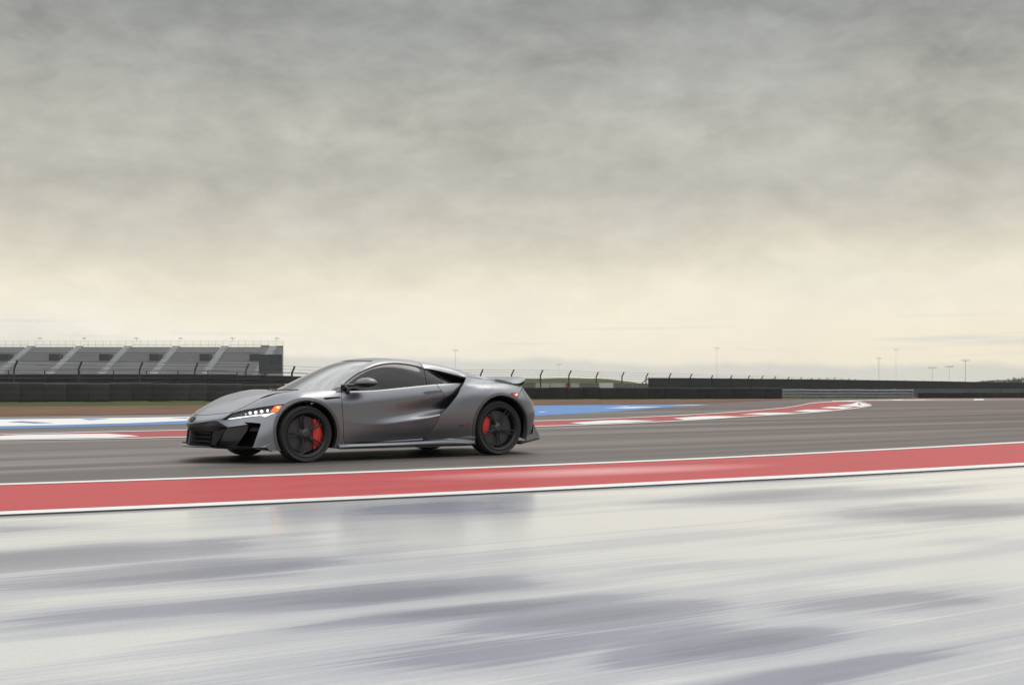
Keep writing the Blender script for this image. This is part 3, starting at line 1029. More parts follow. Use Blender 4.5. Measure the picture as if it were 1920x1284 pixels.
    # outer intakes
    I1, I2, I3, I4, I5 = W(459, 791.2, .725), W(490.2, 793.4, .80), W(474.4, 840, .79), W(441.6, 838.6, .56), W(462.6, 808, .68)
    dp = np.array([.10, -.09, 0])
    rim_ = [I1, I2, I3, I4, I5]
    M = patch3([p + dp for p in rim_])
    for a, b in zip(rim_, rim_[1:] + rim_[:1]):
        M = join(M, patch3([a, b, b + dp, a + dp]))
    both('brake_intake', M, VOID, car, 0)
    I6, I7 = W(468, 801, .72), W(487, 801.5, .79)
    both('intake_vane', join(patch3([I6 + dp * .35, I7 + dp * .35, W(484, 809, .79) + dp * .35, W(463.5, 808, .71) + dp * .3])), MESHBLK, car, 0.004)
    # winglet on the bumper corner, catching the light
    c0, c1, c2 = W(474, 838.8, .86), W(516, 826.5, .93), W(496.5, 838.6, .93)
    both('bumper_winglet', join(patch3([c0 + np.array([0, -.03, 0]), c1 + np.array([0, -.012, 0]), c2])), PAINT, car, 0.004)
    # splitter
    spl = []
    for v, z, w_ in ((0, .190, .14), (.12, .190, .14), (.24, .190, .14), (.34, .190, .13), (.41, .189, .10), (.48, .184, .07), (.58, .180, .06), (.68, .177, .06), (.78, .174, .06), (.86, .168, .06), (.915, .158, .05), (.935, .148, .04)):
        u = -1.095 + .85 * min(v, .80) ** 2 + max(0, v - .80) * 0.95
        n = np.array([1.0, -1.7 * v * .85, 0])
        n /= np.linalg.norm(n)
        o = np.array([u, v, z])
        spl.append([o + n * w_ + [0, 0, -.02], o + n * .012 + [0, 0, -.016], o + [0, 0, -.010], o + n * .004 + [0, 0, -.001], o + n * .02 + [0, 0, .003], o + n * w_ + [0, 0, .016]])
    spl[0] = [np.array([p[0], 0, p[2]]) for p in spl[0]]
    whole('front_splitter', surf(spl, 0.012, mirror=True), CARBON, car, 0)

    # ------- headlamps
    L = inside(G1, lamp)
    hn, hf = both('headlamp', shift(L, -0.022), mat('headlamp_housing', (0.012, 0.014, 0.018), 0.22), car, 0.0)
    side = rimmed(L, 0.022)
    both('headlamp_bezel', [side[0][len(L[0]):], side[1][len(L[0]):] * -1, [tuple(i - len(L[0]) for i in reversed(f)) for f in side[2][len(L[2]):]]], GLOSS_BLK, (hn, hf), 0)
    drl = rnd([(426.8, 785.9, 1), (428.6, 784.3, 1), (450, 780.6), (472, 777.6), (500, 774.6), (516, 772.6, 1), (507, 777), (497.4, 781.2, 1), (489.2, 777.9, 1), (460, 781.6)], 3)
    both('daytime_strip', shift(inside(L, drl), -0.010), LED, (hn, hf), 0.006)
    for x, y, rx, ry, m_ in ((468.6, 772.8, 3.9, 4.0, LED), (479.3, 771.5, 4.2, 4.0, LED), (490.3, 769.6, 4.2, 4.1, LED), (501.4, 768.0, 3.0, 4.0, LED), (460.2, 775.2, 2.2, 2.4, LED2), (452.2, 777.6, 1.7, 1.6, LED2), (444.3, 780.0, 1.5, 1.5, LED2)):
        rx, ry = rx * .82, ry * .84
        oc = [(x + rx * math.cos(t) * (1 if i % 2 else .82), y + ry * math.sin(t) * (1 if i % 2 else .82)) for i, t in enumerate(np.linspace(0, 6.283, 12, endpoint=False))]
        both('led_lamp', shift(inside(L, oc), -0.012), m_, (hn, hf), 0.006)
    am = rnd([(506.5, 771.4, 1), (514.5, 760.4, 1), (521, 759.4), (528.6, 758.6, 1), (527, 764), (523, 768.6), (516.5, 771.6, 1)], 3)
    both('turn_signal', shift(inside(L, am), -0.009), AMBER, (hn, hf), 0.006)
    hot = [(521.2 + 3.4 * math.cos(t), 762.6 + 2.4 * math.sin(t)) for t in np.linspace(0, 6.28, 16, endpoint=False)]
    both('turn_signal_bulb', shift(inside(L, hot), -0.006), AMBERHOT, (hn, hf), 0.004)
    both('clear_lens', shift(L, -0.001), LENS, (hn, hf), 0)

    # ------- nose emblem: a ring with a caliper shape inside
    P, n = pick(G1, 361.2, 785.2)
    P = np.array([P[0], 0.0, P[2]])
    nn = np.array([n[0], 0, n[2]])
    nn /= np.linalg.norm(nn)
    up = np.array([-nn[2], 0, nn[0]])
    up = up if up[2] > 0 else -up
    em = MB()
    pts = []
    for t in np.linspace(0, 2 * math.pi, 24, endpoint=False):
        q = P + nn * .004 + up * (.040 * math.sin(t)) + np.array([0, .052 * math.cos(t), 0])
        pts.append(cv(q))
    em.tube(pts + [pts[0]], .005, 6, False)
    for s in (-1, 1):
        a, b, c = P + nn * .004 + up * -.034 + np.array([0, s * .034, 0]), P + nn * .004 + up * .036 + np.array([0, s * .010, 0]), P
        em.tube([cv(a), cv(b)], .007, 6)
    em.tube([cv(P + nn * .004 + up * -.004 + np.array([0, -.024, 0])), cv(P + nn * .004 + up * -.004 + np.array([0, .024, 0]))], .006, 6)
    em.build('nose_emblem', GLOSS_BLK, car)
    eb = MB()
    eb.add([cv(P + nn * .002 + up * (.040 * math.sin(t)) + np.array([0, .052 * math.cos(t), 0])) for t in np.linspace(0, 2 * math.pi, 24, endpoint=False)], [tuple(range(24))])
    eb.build('emblem_plate', PAINT_DK, car)

    # ------- flank lettering
    for txt, x0, m_, size in (('TYPE', 858.8, mat('grey_badge', (0.06, 0.06, 0.065), 0.4), .04), ('S', 873.4, mat('red_badge', (0.42, 0.015, 0.03), 0.35), .075)):
        cu = bpy.data.curves.new('badge', 'FONT')
        cu.body = txt
        cu.size = size
        cu.extrude = .0015
        to = bpy.data.objects.new('badge', cu)
        COL.objects.link(to)
        bpy.context.view_layer.update()
        me = bpy.data.meshes.new_from_object(to.evaluated_get(bpy.context.evaluated_depsgraph_get()))
        bpy.data.objects.remove(to)
        P, n = pick(G2, x0, 800.0)
        o = link('badge_lettering', me, car, m_)
        o.location = (P[0], -P[1] - .006, P[2])
        o.rotation_euler = (R(90) - math.asin(max(-1, min(1, n[2]))), 0, math.atan2(n[0], n[1]))

    # ------- door mirrors
    for s in (1, -1):
        c = np.array([.735, .99, .893]) if s > 0 else np.array([.80, .97, .872])
        seg, rg = 20, 12
        vs, fs = [], []
        for i in range(rg + 1):
            ph = math.pi * i / rg
            for j in range(seg):
                t = 2 * math.pi * j / seg
                x, y, z = math.cos(ph), math.sin(ph) * math.cos(t), math.sin(ph) * math.sin(t)
                w = .5 * (1 - x)                      # 0 inner, 1 outer end
                zz = z * (.070 if z > 0 else .056) * (0.75 + .25 * math.sin(ph))
                yy = y * (.115 if y < 0 else .095)
                vv = (-x) * .135
                uu = yy + vv * .28
                vs.append((c[0] + uu, -s * (c[1] + vv), c[2] + zz + .010 * w))
        for i in range(rg):
            for j in range(seg):
                fs.append((i * seg + j, i * seg + (j + 1) % seg, (i + 1) * seg + (j + 1) % seg, (i + 1) * seg + j))
        topf = [f for f in fs if sum(vs[i][2] for i in f) / 4 > c[2] + .006]
        botf = [f for f in fs if f not in topf]
        mb = MB().add(vs, topf)
        housing = mb.build('door_mirror', mat('mirror_cap_grey', (0.10, 0.10, 0.11), 0.28, metal=.3, coat=.3), car, 60)
        MB().add(vs, botf).build('mirror_lower_shell', GLOSS_BLK, housing, 60)
        arm = MB()
        arm.tube([(.50, -s * .80, .872), (.60, -s * .86, .878), (.70, -s * .93, .884)], [.020, .016, .014], 8)
        arm.tube([(.535, -s * .825, .868), (.565, -s * .845, .845), (.575, -s * .845, .805)], [.020, .026, .034], 8)
        arm.build('mirror_arm', GLOSS_BLK, housing, 60)
        ms = MB()
        ms.tube([(.775, -s * .99, .868), (.80, -s * 1.05, .872), (.80, -s * 1.09, .880)], [.003, .006, .003], 6)
        ms.build('mirror_signal', mat('mirror_signal_clear', (0.5, 0.5, 0.45), 0.2), housing, 60)
    # wipers
    wp = MB()
    wp.tube([(.19, .36, .812), (.19, .05, .822), (.215, -.25, .822)], .008, 6)
    wp.tube([(.20, .60, .806), (.21, .56, .826), (.225, .40, .822)], .010, 6)
    wp.build('windscreen_wiper', GLOSS_BLK, car)

    # ------- wheels
    def wheel(u, s, rad, width, rimr, vout, cal_ang, cal_span, turn):
        vc = vout - width / 2
        hw = width / 2
        prof = [(rimr - .004, -hw + .012), (rimr + .012, -hw + .004), (rimr + .045, -hw - .004), (rad - .030, -hw + .006), (rad - .008, -hw + .028), (rad, -hw + .055), (rad, 0),
                (rad, hw - .055), (rad - .008, hw - .028), (rad - .030, hw - .006), (rimr + .045, hw + .004), (rimr + .012, hw - .004), (rimr - .004, hw - .012)]
        # near side of the car is -y: build with the outer face at -y, mirror for the other side
        vsr = [(rimr - .004, hw - .010), (rimr - .030, hw - .02), (rimr - .036, 0.0), (rimr - .036, -hw + .030), (rimr - .022, -hw + .012), (rimr - .006, -hw + .002), (rimr + .006, -hw + .004), (rimr + .010, -hw + .012)]
        v, f = lathe(vsr, 64)
        mb = MB().add(v, f)
        # five forked spokes
        yo = -hw + .030
        for k_ in range(5):
            t = turn + 2 * math.pi * k_ / 5
            for dlt in (-0.13, 0.13):
                a0_, a1__ = t + dlt * .55, t + dlt
                p0 = (.045 * math.cos(a0_), yo + .030, .045 * math.sin(a0_))
                p1 = (.55 * rimr * math.cos(t + dlt * .8), yo + .012, .55 * rimr * math.sin(t + dlt * .8))
                p2 = ((rimr - .02) * math.cos(a1__), yo - .006, (rimr - .02) * math.sin(a1__))
                mb.tube([p0, p1, p2], [.015, .0085, .007], 6)
        w = mb.build('wheel', RIM_M, car, 40)
        w.location = (u, -s * vc, rad)
        if s < 0:
            w.rotation_euler = (0, 0, math.pi)
        v, f = lathe(prof, 72)
        MB().add(v, f).build('tyre', RUBBER, w, 50)
        v, f = lathe([(0.0, yo - .004), (.030, yo - .004), (.036, yo + .004), (.060, yo + .012), (.066, yo + .05)], 32)
        MB().add(v, f).build('hub_cap', mat('hub_dark', (0.05, 0.05, 0.055), 0.35, metal=.5), w, 40)
        rd = rimr - .055
        yd = -hw + .085
        v, f = lathe([(.085, yd + .0), (.088, yd - .004), (rd, yd - .004), (rd, yd + .03), (.08, yd + .03)], 64)
        MB().add(v, f).build('brake_disc', DISC_M, w, 40)
        v, f = lathe([(.0, yd - .03), (.07, yd - .03), (.082, yd - .022), (.085, yd - .002)], 40)
        MB().add(v, f).build('brake_hat', mat('brake_hat_dark', (0.03, 0.03, 0.032), 0.4), w, 40)
        # caliper
        n = 14
        ro = rd + .022
        xi = rd * (.50 if cal_span > 1.6 else .56)
        prv = []
        for i in range(n + 1):
            t0 = cal_span * (i / n - .5)
            tt = cal_ang + t0
            if s < 0:
                tt = math.pi - tt
            ri = min(xi / math.cos(t0), ro - .014)
            ro_ = ro - .012 * abs(2 * i / n - 1) ** 4
            rm, h_ = (ro_ + ri) / 2, (ro_ - ri) / 2
            prv.append([((rm + h_ * a) * math.cos(tt), yd + b, (rm + h_ * a) * math.sin(tt)) for a, b in ((-1, .02), (-1, -.020), (-.6, -.034), (.6, -.034), (1, -.020), (1, .02))])
        vs = [p for r_ in prv for p in r_]
        fs = []
        for i in range(n):
            for j in range(6):
                fs.append((i * 6 + j, i * 6 + (j + 1) % 6, (i + 1) * 6 + (j + 1) % 6, (i + 1) * 6 + j))
        fs += [tuple(range(6)), tuple(range(n * 6, n * 6 + 6))]
        cal = MB().add(vs, fs).build('brake_caliper', RED, w, 35)
        bk = MB()
        v, f = lathe([(.06, hw - .05), (rimr - .04, hw - .05)], 40)
        bk.add(v, f).build('wheel_backing', VOID, w)
        return w
    for s in (1, -1):
        wheel(0.0, s, .322, .245, .260, .945, R(0), R(112), R(36))
        wheel(2.63, s, .338, .295, .272, .955, R(166), R(70), R(128))
    return car


build_car()

# ------------------------------------------------------------------ the place
FW = np.array([math.sin(YAW), math.cos(YAW)])      # straight ahead of the photographer
RT = np.array([math.cos(YAW), -math.sin(YAW)])
TRACK_ROT = YAW - R(29.6)                            # the kerb lies at a small angle to the car


def zg(d):
    """height of the ground: level round the car, falling gently away to the outer fences"""
    d = np.asarray(d, float)
    t = np.clip((d - 34) / 100.0, 0, 1)
    return -0.82 * (t * t * (1.6 - 0.6 * t))


def at(px, d, z):
    """point d metres ahead seen at picture column px, at height z"""
    x = (px - 960) / PX_FOCAL * d
    p = FW * d + RT * x
    return Vector((p[0], p[1], z))


def on_ground(px, py, off=0.0):
    d = 20.0
    for _ in range(60):
        d = 0.5 * d + 0.5 * PX_FOCAL * (EYE_H - float(zg(d)) - off) / (py - PX_HORIZON)
    return d


def gp(px, py, off=0.0):
    d = on_ground(px, py, off)
    p = at(px, d, 0)
    return Vector((p.x, p.y, float(zg(d)) + off))


def depth_of(p):
    return p[0] * FW[0] + p[1] * FW[1]


def curve(pts, n):
    """resample a list of (column, row) points"""
    a = np.array(pts, float)
    q = np.linspace(a[0, 0], a[-1, 0], n)
    return np.stack([q, herm(a[:, 1:], a[:, 0], q)[:, 0]], 1)


def stretch(P, ext):
    """carry a ground curve on past the edges of the view, left end first"""
    P = [Vector(p) for p in P]
    d0 = (P[0] - P[2])
    d0.z = 0
    d0.normalize()
    out = [P[0] + d0 * (ext * k / 4) for k in (4, 3, 2, 1)] + P
    return out


def sheet(name, A, B, off, m, rows=8, parent=None, lift=(0.0, 0.0), ext=0):
    """ground sheet between two ground curves A (near) and B (far), draped over the terrain"""
    if ext:
        A, B = stretch(A, ext), stretch(B, ext)
    n = len(A)
    vs, fs = [], []
    for i in range(n):
        for j in range(rows + 1):
            t = j / rows
            p = Vector(A[i]).lerp(Vector(B[i]), t)
            vs.append((p.x, p.y, float(zg(depth_of(p))) + off + lift[0] * (1 - t) + lift[1] * t))
    for i in range(n - 1):
        for j in range(rows):
            a = i * (rows + 1) + j
            fs.append((a, a + rows + 1, a + rows + 2, a + 1))
    me = bpy.data.meshes.new(name)
    me.from_pydata(vs, [], fs)
    me.update()
    if me.polygons[0].normal.z < 0:
        me.flip_normals()
    me.shade_smooth()
    return link(name, me, parent, m)


def ground_mat(name, fn):
    m = bpy.data.materials.new(name)
    m.use_nodes = True
    k = NT(m.node_tree)
    fn(k, k.n['Principled BSDF'])
    return m


def bump(k, p, h, strength, dist=0.01):
    b = k.new('ShaderNodeBump')
    b.inputs['Strength'].default_value = strength
    b.inputs['Distance'].default_value = dist
    k.l.new(h, b.inputs['Height'])
    k.l.new(b.outputs[0], p.inputs['Normal'])


def objc(k):
    return k.new('ShaderNodeTexCoord').outputs['Object']


def m_asphalt(k, p):
    o = objc(k)
    v = k.mapping(o, rot=(0, 0, TRACK_ROT), scale=(0.030, 0.9, 1))
    s1 = k.noise(v, 1.0, 3, 0.5)
    v2 = k.mapping(o, rot=(0, 0, TRACK_ROT), scale=(0.05, 3.2, 1))
    s2 = k.noise(v2, 1.0, 4, 0.6)
    f = k.math('ADD', k.math('MULTIPLY', s1, 0.6), k.math('MULTIPLY', s2, 0.4))
    c = k.ramp(f, [(0.41, (0.014, 0.012, 0.011)), (0.47, (0.048, 0.041, 0.038)), (0.52, (0.090, 0.080, 0.076)), (0.60, (0.18, 0.168, 0.160))])
    big = k.noise(o, 0.05, 2, 0.5)
    sx = k.new('ShaderNodeSeparateXYZ')
    k.l.new(o, sx.inputs[0])
    worn = k.math('MULTIPLY_ADD', sx.outputs[0], 0.030, k.math('MULTIPLY_ADD', big, 0.8, -0.35), clamp=True)
    c = k.mix(worn, k.mix(0.45, c, (0.180, 0.167, 0.156)), k.mix(0.38, c, (0.106, 0.066, 0.058)))
    fine = k.noise(o, 45.0, 3, 0.7)
    c = k.mix(0.35, c, k.ramp(fine, [(0.3, (0.35, 0.35, 0.35)), (0.7, (0.65, 0.65, 0.65))]), 'OVERLAY')
    k.l.new(c, p.inputs['Base Color'])
    k.l.new(k.ramp(f, [(0.35, 0.50), (0.65, 0.72)]), p.inputs['Roughness'])
    p.inputs['Specular IOR Level'].default_value = 0.15
    bump(k, p, fine, 0.15)


PATCHES = [(175, 1035, 250, 20, 1.0), (30, 985, 130, 16, .7), (350, 1076, 250, 22, 1.0), (625, 1115, 300, 30, 1.0), (830, 1162, 260, 26, .9), (925, 1228, 330, 34, .6), (820, 955, 160, 16, .9),  # last on this row: the car's reflection, painted as a dark patch
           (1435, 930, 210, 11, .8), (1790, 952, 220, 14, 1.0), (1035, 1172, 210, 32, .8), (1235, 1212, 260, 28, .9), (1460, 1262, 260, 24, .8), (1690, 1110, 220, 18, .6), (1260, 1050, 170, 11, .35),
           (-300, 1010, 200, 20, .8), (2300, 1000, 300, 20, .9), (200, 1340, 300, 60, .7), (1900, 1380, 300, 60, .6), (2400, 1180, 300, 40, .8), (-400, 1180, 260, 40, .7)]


def m_wet(k, p):
    o = objc(k)
    v = k.mapping(o, rot=(0, 0, TRACK_ROT), scale=(0.30, 1.0, 1))
    s1 = k.noise(v, 0.85, 2, 0.5, 0.3)
    v2 = k.mapping(o, rot=(0, 0, TRACK_ROT), scale=(0.06, 2.6, 1))
    s2 = k.noise(v2, 1.6, 3, 0.55)
    v3 = k.mapping(o, rot=(0, 0, TRACK_ROT), scale=(0.05, 16.0, 1))
    s3 = k.noise(v3, 1.6, 3, 0.6)
    # darker, bluer standing-water patches, and the car's reflection painted in as one
    wn = k.new('ShaderNodeTexNoise')
    k.l.new(k.mapping(o, rot=(0, 0, TRACK_ROT), scale=(0.35, 1.0, 1)), wn.inputs['Vector'])
    wn.inputs['Scale'].default_value = 0.9
    wn.inputs['Detail'].default_value = 3
    wa = k.new('ShaderNodeVectorMath', operation='SUBTRACT')
    k.l.new(wn.outputs['Color'], wa.inputs[0])
    wa.inputs[1].default_value = (0.5, 0.5, 0.5)
    wm = k.new('ShaderNodeVectorMath', operation='MULTIPLY')
    k.l.new(wa.outputs[0], wm.inputs[0])
    wm.inputs[1].default_value = (2.6, 1.1, 0.0)
    wv = k.new('ShaderNodeVectorMath', operation='ADD')
    k.l.new(o, wv.inputs[0])
    k.l.new(wm.outputs[0], wv.inputs[1])
    warp = wv.outputs[0]
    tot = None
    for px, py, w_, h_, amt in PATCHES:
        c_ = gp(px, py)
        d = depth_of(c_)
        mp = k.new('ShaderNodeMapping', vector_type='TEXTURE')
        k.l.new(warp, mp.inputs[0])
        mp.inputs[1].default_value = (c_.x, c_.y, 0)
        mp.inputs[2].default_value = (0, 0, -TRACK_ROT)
        mp.inputs[3].default_value = (w_ * d / PX_FOCAL * 1.9, h_ * d * d / (PX_FOCAL * EYE_H) * 1.15, 1000.0)
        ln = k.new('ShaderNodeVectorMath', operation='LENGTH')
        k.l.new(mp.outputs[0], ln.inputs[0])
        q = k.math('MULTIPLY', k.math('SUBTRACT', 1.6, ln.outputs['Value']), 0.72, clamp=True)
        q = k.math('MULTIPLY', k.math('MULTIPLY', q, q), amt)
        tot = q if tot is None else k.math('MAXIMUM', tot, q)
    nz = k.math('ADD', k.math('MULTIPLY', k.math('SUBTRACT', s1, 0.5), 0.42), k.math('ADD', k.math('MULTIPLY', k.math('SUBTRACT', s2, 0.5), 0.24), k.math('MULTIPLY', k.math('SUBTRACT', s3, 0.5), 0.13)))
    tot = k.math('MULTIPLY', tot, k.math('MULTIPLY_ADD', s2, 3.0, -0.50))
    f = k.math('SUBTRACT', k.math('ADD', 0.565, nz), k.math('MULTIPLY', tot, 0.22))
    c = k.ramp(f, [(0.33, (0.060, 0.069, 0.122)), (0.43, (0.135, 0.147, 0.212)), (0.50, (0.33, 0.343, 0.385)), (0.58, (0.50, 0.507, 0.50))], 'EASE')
    fine = k.noise(o, 70.0, 3, 0.7)
    c = k.mix(0.22, c, k.ramp(fine, [(0.3, (0.36, 0.36, 0.36)), (0.7, (0.64, 0.64, 0.64))]), 'OVERLAY')
    k.l.new(c, p.inputs['Base Color'])
    p.inputs['Roughness'].default_value = 0.55
    p.inputs['Specular IOR Level'].default_value = 0.3
    p.inputs['Coat Weight'].default_value = 1.0
    p.inputs['Coat IOR'].default_value = 1.8
    k.l.new(k.ramp(f, [(0.36, 0.22), (0.60, 0.12)]), p.inputs['Coat Roughness'])
    h = k.noise(k.mapping(o, rot=(0, 0, TRACK_ROT), scale=(0.15, 3.0, 1)), 2.0, 3, 0.5)
    b = k.new('ShaderNodeBump')
    b.inputs['Strength'].default_value = 0.10
    b.inputs['Distance'].default_value = 0.01
    k.l.new(h, b.inputs['Height'])
    k.l.new(b.outputs[0], p.inputs['Coat Normal'])


def paint_mat(name, col, worn, amt=0.5, rough=0.5, coat=0.0, scuff=0.45, painted_sheen=None):
    def fn(k, p):
        o = objc(k)
        s = k.noise(k.mapping(o, rot=(0, 0, TRACK_ROT), scale=(0.05, 2.5, 1)), 1.0, 5, 0.6)
        s2 = k.noise(k.mapping(o, rot=(0, 0, TRACK_ROT), scale=(0.06, 9.0, 1)), 1.0, 3, 0.6)
        f = k.math('ADD', k.math('MULTIPLY', s, 0.6), k.math('MULTIPLY', s2, 0.4))
        c = k.mix(k.ramp(f, [(0.42, 0.0), (0.68, amt)]), col, worn)
        # tyre rubber dragged along the paint and small chips
        r_ = k.noise(k.mapping(o, loc=(7, 3, 0), rot=(0, 0, TRACK_ROT), scale=(0.12, 5.0, 1)), 1.0, 4, 0.6)
        c = k.mix(k.ramp(r_, [(0.54, 0.0), (0.72, scuff)]), c, (0.05, 0.045, 0.045))
        ch = k.noise(o, 14.0, 4, 0.7)
        c = k.mix(k.ramp(ch, [(0.66, 0.0), (0.72, scuff * 0.8)]), c, (0.16, 0.15, 0.145))
        if painted_sheen:
            c_ = gp(*painted_sheen[:2])
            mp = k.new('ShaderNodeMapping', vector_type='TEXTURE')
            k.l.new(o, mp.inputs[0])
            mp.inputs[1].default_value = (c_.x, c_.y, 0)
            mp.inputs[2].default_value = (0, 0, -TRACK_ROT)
            mp.inputs[3].default_value = (painted_sheen[2], painted_sheen[3], 1000.0)
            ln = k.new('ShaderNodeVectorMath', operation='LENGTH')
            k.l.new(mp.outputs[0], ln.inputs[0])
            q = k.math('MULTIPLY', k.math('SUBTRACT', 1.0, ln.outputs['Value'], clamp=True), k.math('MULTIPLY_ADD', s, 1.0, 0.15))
            c = k.mix(q, c, (0.62, 0.36, 0.36))  # pale wet sheen on the kerb, painted into the colour
        k.l.new(c, p.inputs['Base Color'])
        p.inputs['Specular IOR Level'].default_value = 0.25
        k.l.new(k.ramp(f, [(0.35, rough - 0.1), (0.65, rough + 0.1)]), p.inputs['Roughness'])
        p.inputs['Coat Weight'].default_value = coat
        p.inputs['Coat Roughness'].default_value = 0.25
        bump(k, p, k.noise(o, 60.0, 2, 0.6), 0.08)
    return ground_mat(name, fn)


def m_dirt(k, p):
    o = objc(k)
    a = k.noise(k.mapping(o, rot=(0, 0, YAW), scale=(0.25, 1.0, 1)), 1.2, 6, 0.65)
    k.l.new(k.ramp(a, [(0.30, (0.066, 0.034, 0.021)), (0.5, (0.120, 0.068, 0.044)), (0.7, (0.17, 0.112, 0.075))]), p.inputs['Base Color'])
    p.inputs['Roughness'].default_value = 0.95
    p.inputs['Specular IOR Level'].default_value = 0.1
    bump(k, p, a, 0.5, 0.05)


def m_grass(k, p):
    o = objc(k)
    a = k.noise(k.mapping(o, rot=(0, 0, YAW), scale=(0.4, 1.0, 1)), 0.8, 6, 0.65)
    k.l.new(k.ramp(a, [(0.30, (0.024, 0.032, 0.009)), (0.52, (0.046, 0.056, 0.016)), (0.72, (0.085, 0.080, 0.034))]), p.inputs['Base Color'])
    p.inputs['Roughness'].default_value = 0.95
    p.inputs['Specular IOR Level'].default_value = 0.1


M_ASPH = ground_mat('track_asphalt', m_asphalt)
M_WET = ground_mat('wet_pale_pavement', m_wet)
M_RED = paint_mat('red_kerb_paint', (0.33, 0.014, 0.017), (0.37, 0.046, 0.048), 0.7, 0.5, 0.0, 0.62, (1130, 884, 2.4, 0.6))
M_WHT = paint_mat('white_kerb_paint', (0.60, 0.60, 0.59), (0.44, 0.435, 0.42), 0.5, 0.5, 0.0, 0.35)
M_RED2 = paint_mat('far_red_kerb_paint', (0.27, 0.018, 0.020), (0.22, 0.06, 0.055), 0.8, 0.6)
M_BLUE = paint_mat('blue_runoff_paint', (0.050, 0.150, 0.36), (0.09, 0.19, 0.36), 0.7, 0.6, 0.0, 0.25)
M_DIRT = ground_mat('brown_earth', m_dirt)
M_GRASS = ground_mat('rough_grass', m_grass)


def build_ground():
    # one sheet of grass and earth to the horizon
    ds = [-150, -60, 0, 20, 34, 40, 50, 60, 70, 80, 90, 100, 110, 120, 130, 134, 160, 250, 600, 1800]
    xs = [-1800, -500, -150, -60, 0, 60, 150, 500, 1800]
    vs, fs = [], []
    for d in ds:
        for x in xs:
            p = FW * d + RT * x
            vs.append((p[0], p[1], float(zg(max(d, 0))) - 0.035))
    w = len(xs)
    for i in range(len(ds) - 1):
        for j in range(w - 1):
            a = i * w + j
            fs.append((a, a + 1, a + w + 1, a + w))
    me = bpy.data.meshes.new('ground')
    me.from_pydata(vs, [], fs)
    me.update()
    if me.polygons[0].normal.z < 0:
        me.flip_normals()
    tag(link('ground', me, None, M_GRASS), kind='structure')

    n = 60
    KT = [(-420, 921.5), (0, 907.6), (320, 897.2), (640, 886.0), (960, 873.8), (1280, 860.6), (1600, 845.0), (1920, 828.4), (2240, 811), (2560, 793)]
    KB = [(-420, 985.5), (0, 966.5), (320, 952.8), (640, 938.4), (960, 923.2), (1280, 907.2), (1600, 891.2), (1920, 873.6), (2240, 855), (2560, 836)]
    top = curve(KT, n)
    bot = curve(KB, n)
    far = curve([(-420, 786), (0, 779.5), (360, 774.5), (700, 765.5), (1000, 758.8), (1200, 757.6), (1340, 755), (1420, 751.4), (1480, 748.8), (1640, 748), (1720, 746.6), (1920, 745.5), (2560, 743)], n)
    T = [gp(x, y) for x, y in top]
    B = [gp(x, y) for x, y in bot]
    Fr = [gp(x, y) for x, y in far]
    mid = [a.lerp(b, 0.4) for a, b in zip(T, B)]
    tag(sheet('track', mid, Fr, 0.0, M_ASPH, 30, ext=90), kind='structure')
    # foreground run-off from the kerb back past the photographer
    back = []
    for x, y in bot:
        p = gp(x, y)
        back.append(Vector((p.x, p.y, 0)) - Vector((-math.sin(-TRACK_ROT + 0), math.cos(TRACK_ROT), 0)) * 0)
    dirn = Vector((math.cos(-TRACK_ROT), math.sin(-TRACK_ROT), 0))
    nrm = Vector((dirn.y, -dirn.x, 0))
    back = [m_ + nrm * 40 for m_ in mid]
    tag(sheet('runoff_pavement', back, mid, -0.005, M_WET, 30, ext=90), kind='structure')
    # kerb
    Bl = [a.lerp(b, 0.955) for a, b in zip(T, B)]
    kb = sheet('kerb', B, T, 0.0, M_RED, 10, None, (0.006, 0.004), 90)
    tag(kb, kind='structure')
    lo = [gp(x, y + 6.6 - 6.6 * 1.0) for x, y in bot]
    up = [gp(x, y - (5.8 - 0.6 * i / n)) for i, (x, y) in enumerate(bot)]
    sheet('edge_line', B, up, 0.0, M_WHT, 2, kb, (0.009, 0.009), 90)
    t0 = [gp(x, y + 3.2 - 1.0 * i / n) for i, (x, y) in enumerate(top)]
    t1 = [gp(x, y) for x, y in top]
    sheet('edge_line', t0, t1, 0.0, M_WHT, 2, kb, (0.008, 0.008), 90)
    # riser of the kerb towards the run-off
    vs, fs = [], []
    for i, p in enumerate(stretch(B, 90)):
        vs += [(p.x, p.y, 0.009), (p.x, p.y, -0.02)]
    for i in range(n + 3):
        fs.append((2 * i, 2 * i + 1, 2 * i + 3, 2 * i + 2))
    me = bpy.data.meshes.new('kerb_riser')
    me.from_pydata(vs, [], fs)
    link('kerb_riser', me, kb, mat('dark_kerb_face', (0.06, 0.06, 0.07), 0.6))

    # far kerb: red with white teeth
    fk_top = curve([(-420, 819), (0, 814.6), (240, 808.6), (345, 806.4), (700, 797.5), (1005, 789.2), (1180, 783.0), (1300, 777.2), (1440, 767.4), (1490, 762.2), (1515, 756.6), (1545, 754.0), (1600, 752.6), (1612, 753.4), (1634, 759.0)], 90)
    fk_bot = curve([(-420, 829.5), (0, 823.6), (240, 820.4), (345, 818.2), (700, 808), (1005, 798.2), (1100, 795.2), (1280, 787.4), (1440, 777.2), (1520, 772.4), (1580, 767.0), (1615, 762.8), (1634, 759.6)], 90)
    A = [gp(x, y, 0.004) for x, y in fk_bot]
    Bq = [gp(x, y, 0.004) for x, y in fk_top]
    fk = sheet('far_kerb', A, Bq, 0.004, M_RED2, 3, ext=60)
    tag(fk, kind='structure')

    def quad(name, pts, off, m, parent):
        P = [gp(x, y, off) for x, y in pts]
        me = bpy.data.meshes.new(name)
        me.from_pydata([tuple(p) for p in P], [], [tuple(range(len(P)))])
        me.update()
        if me.polygons[0].normal.z < 0:
            me.flip_normals()
        return link(name, me, parent, m)
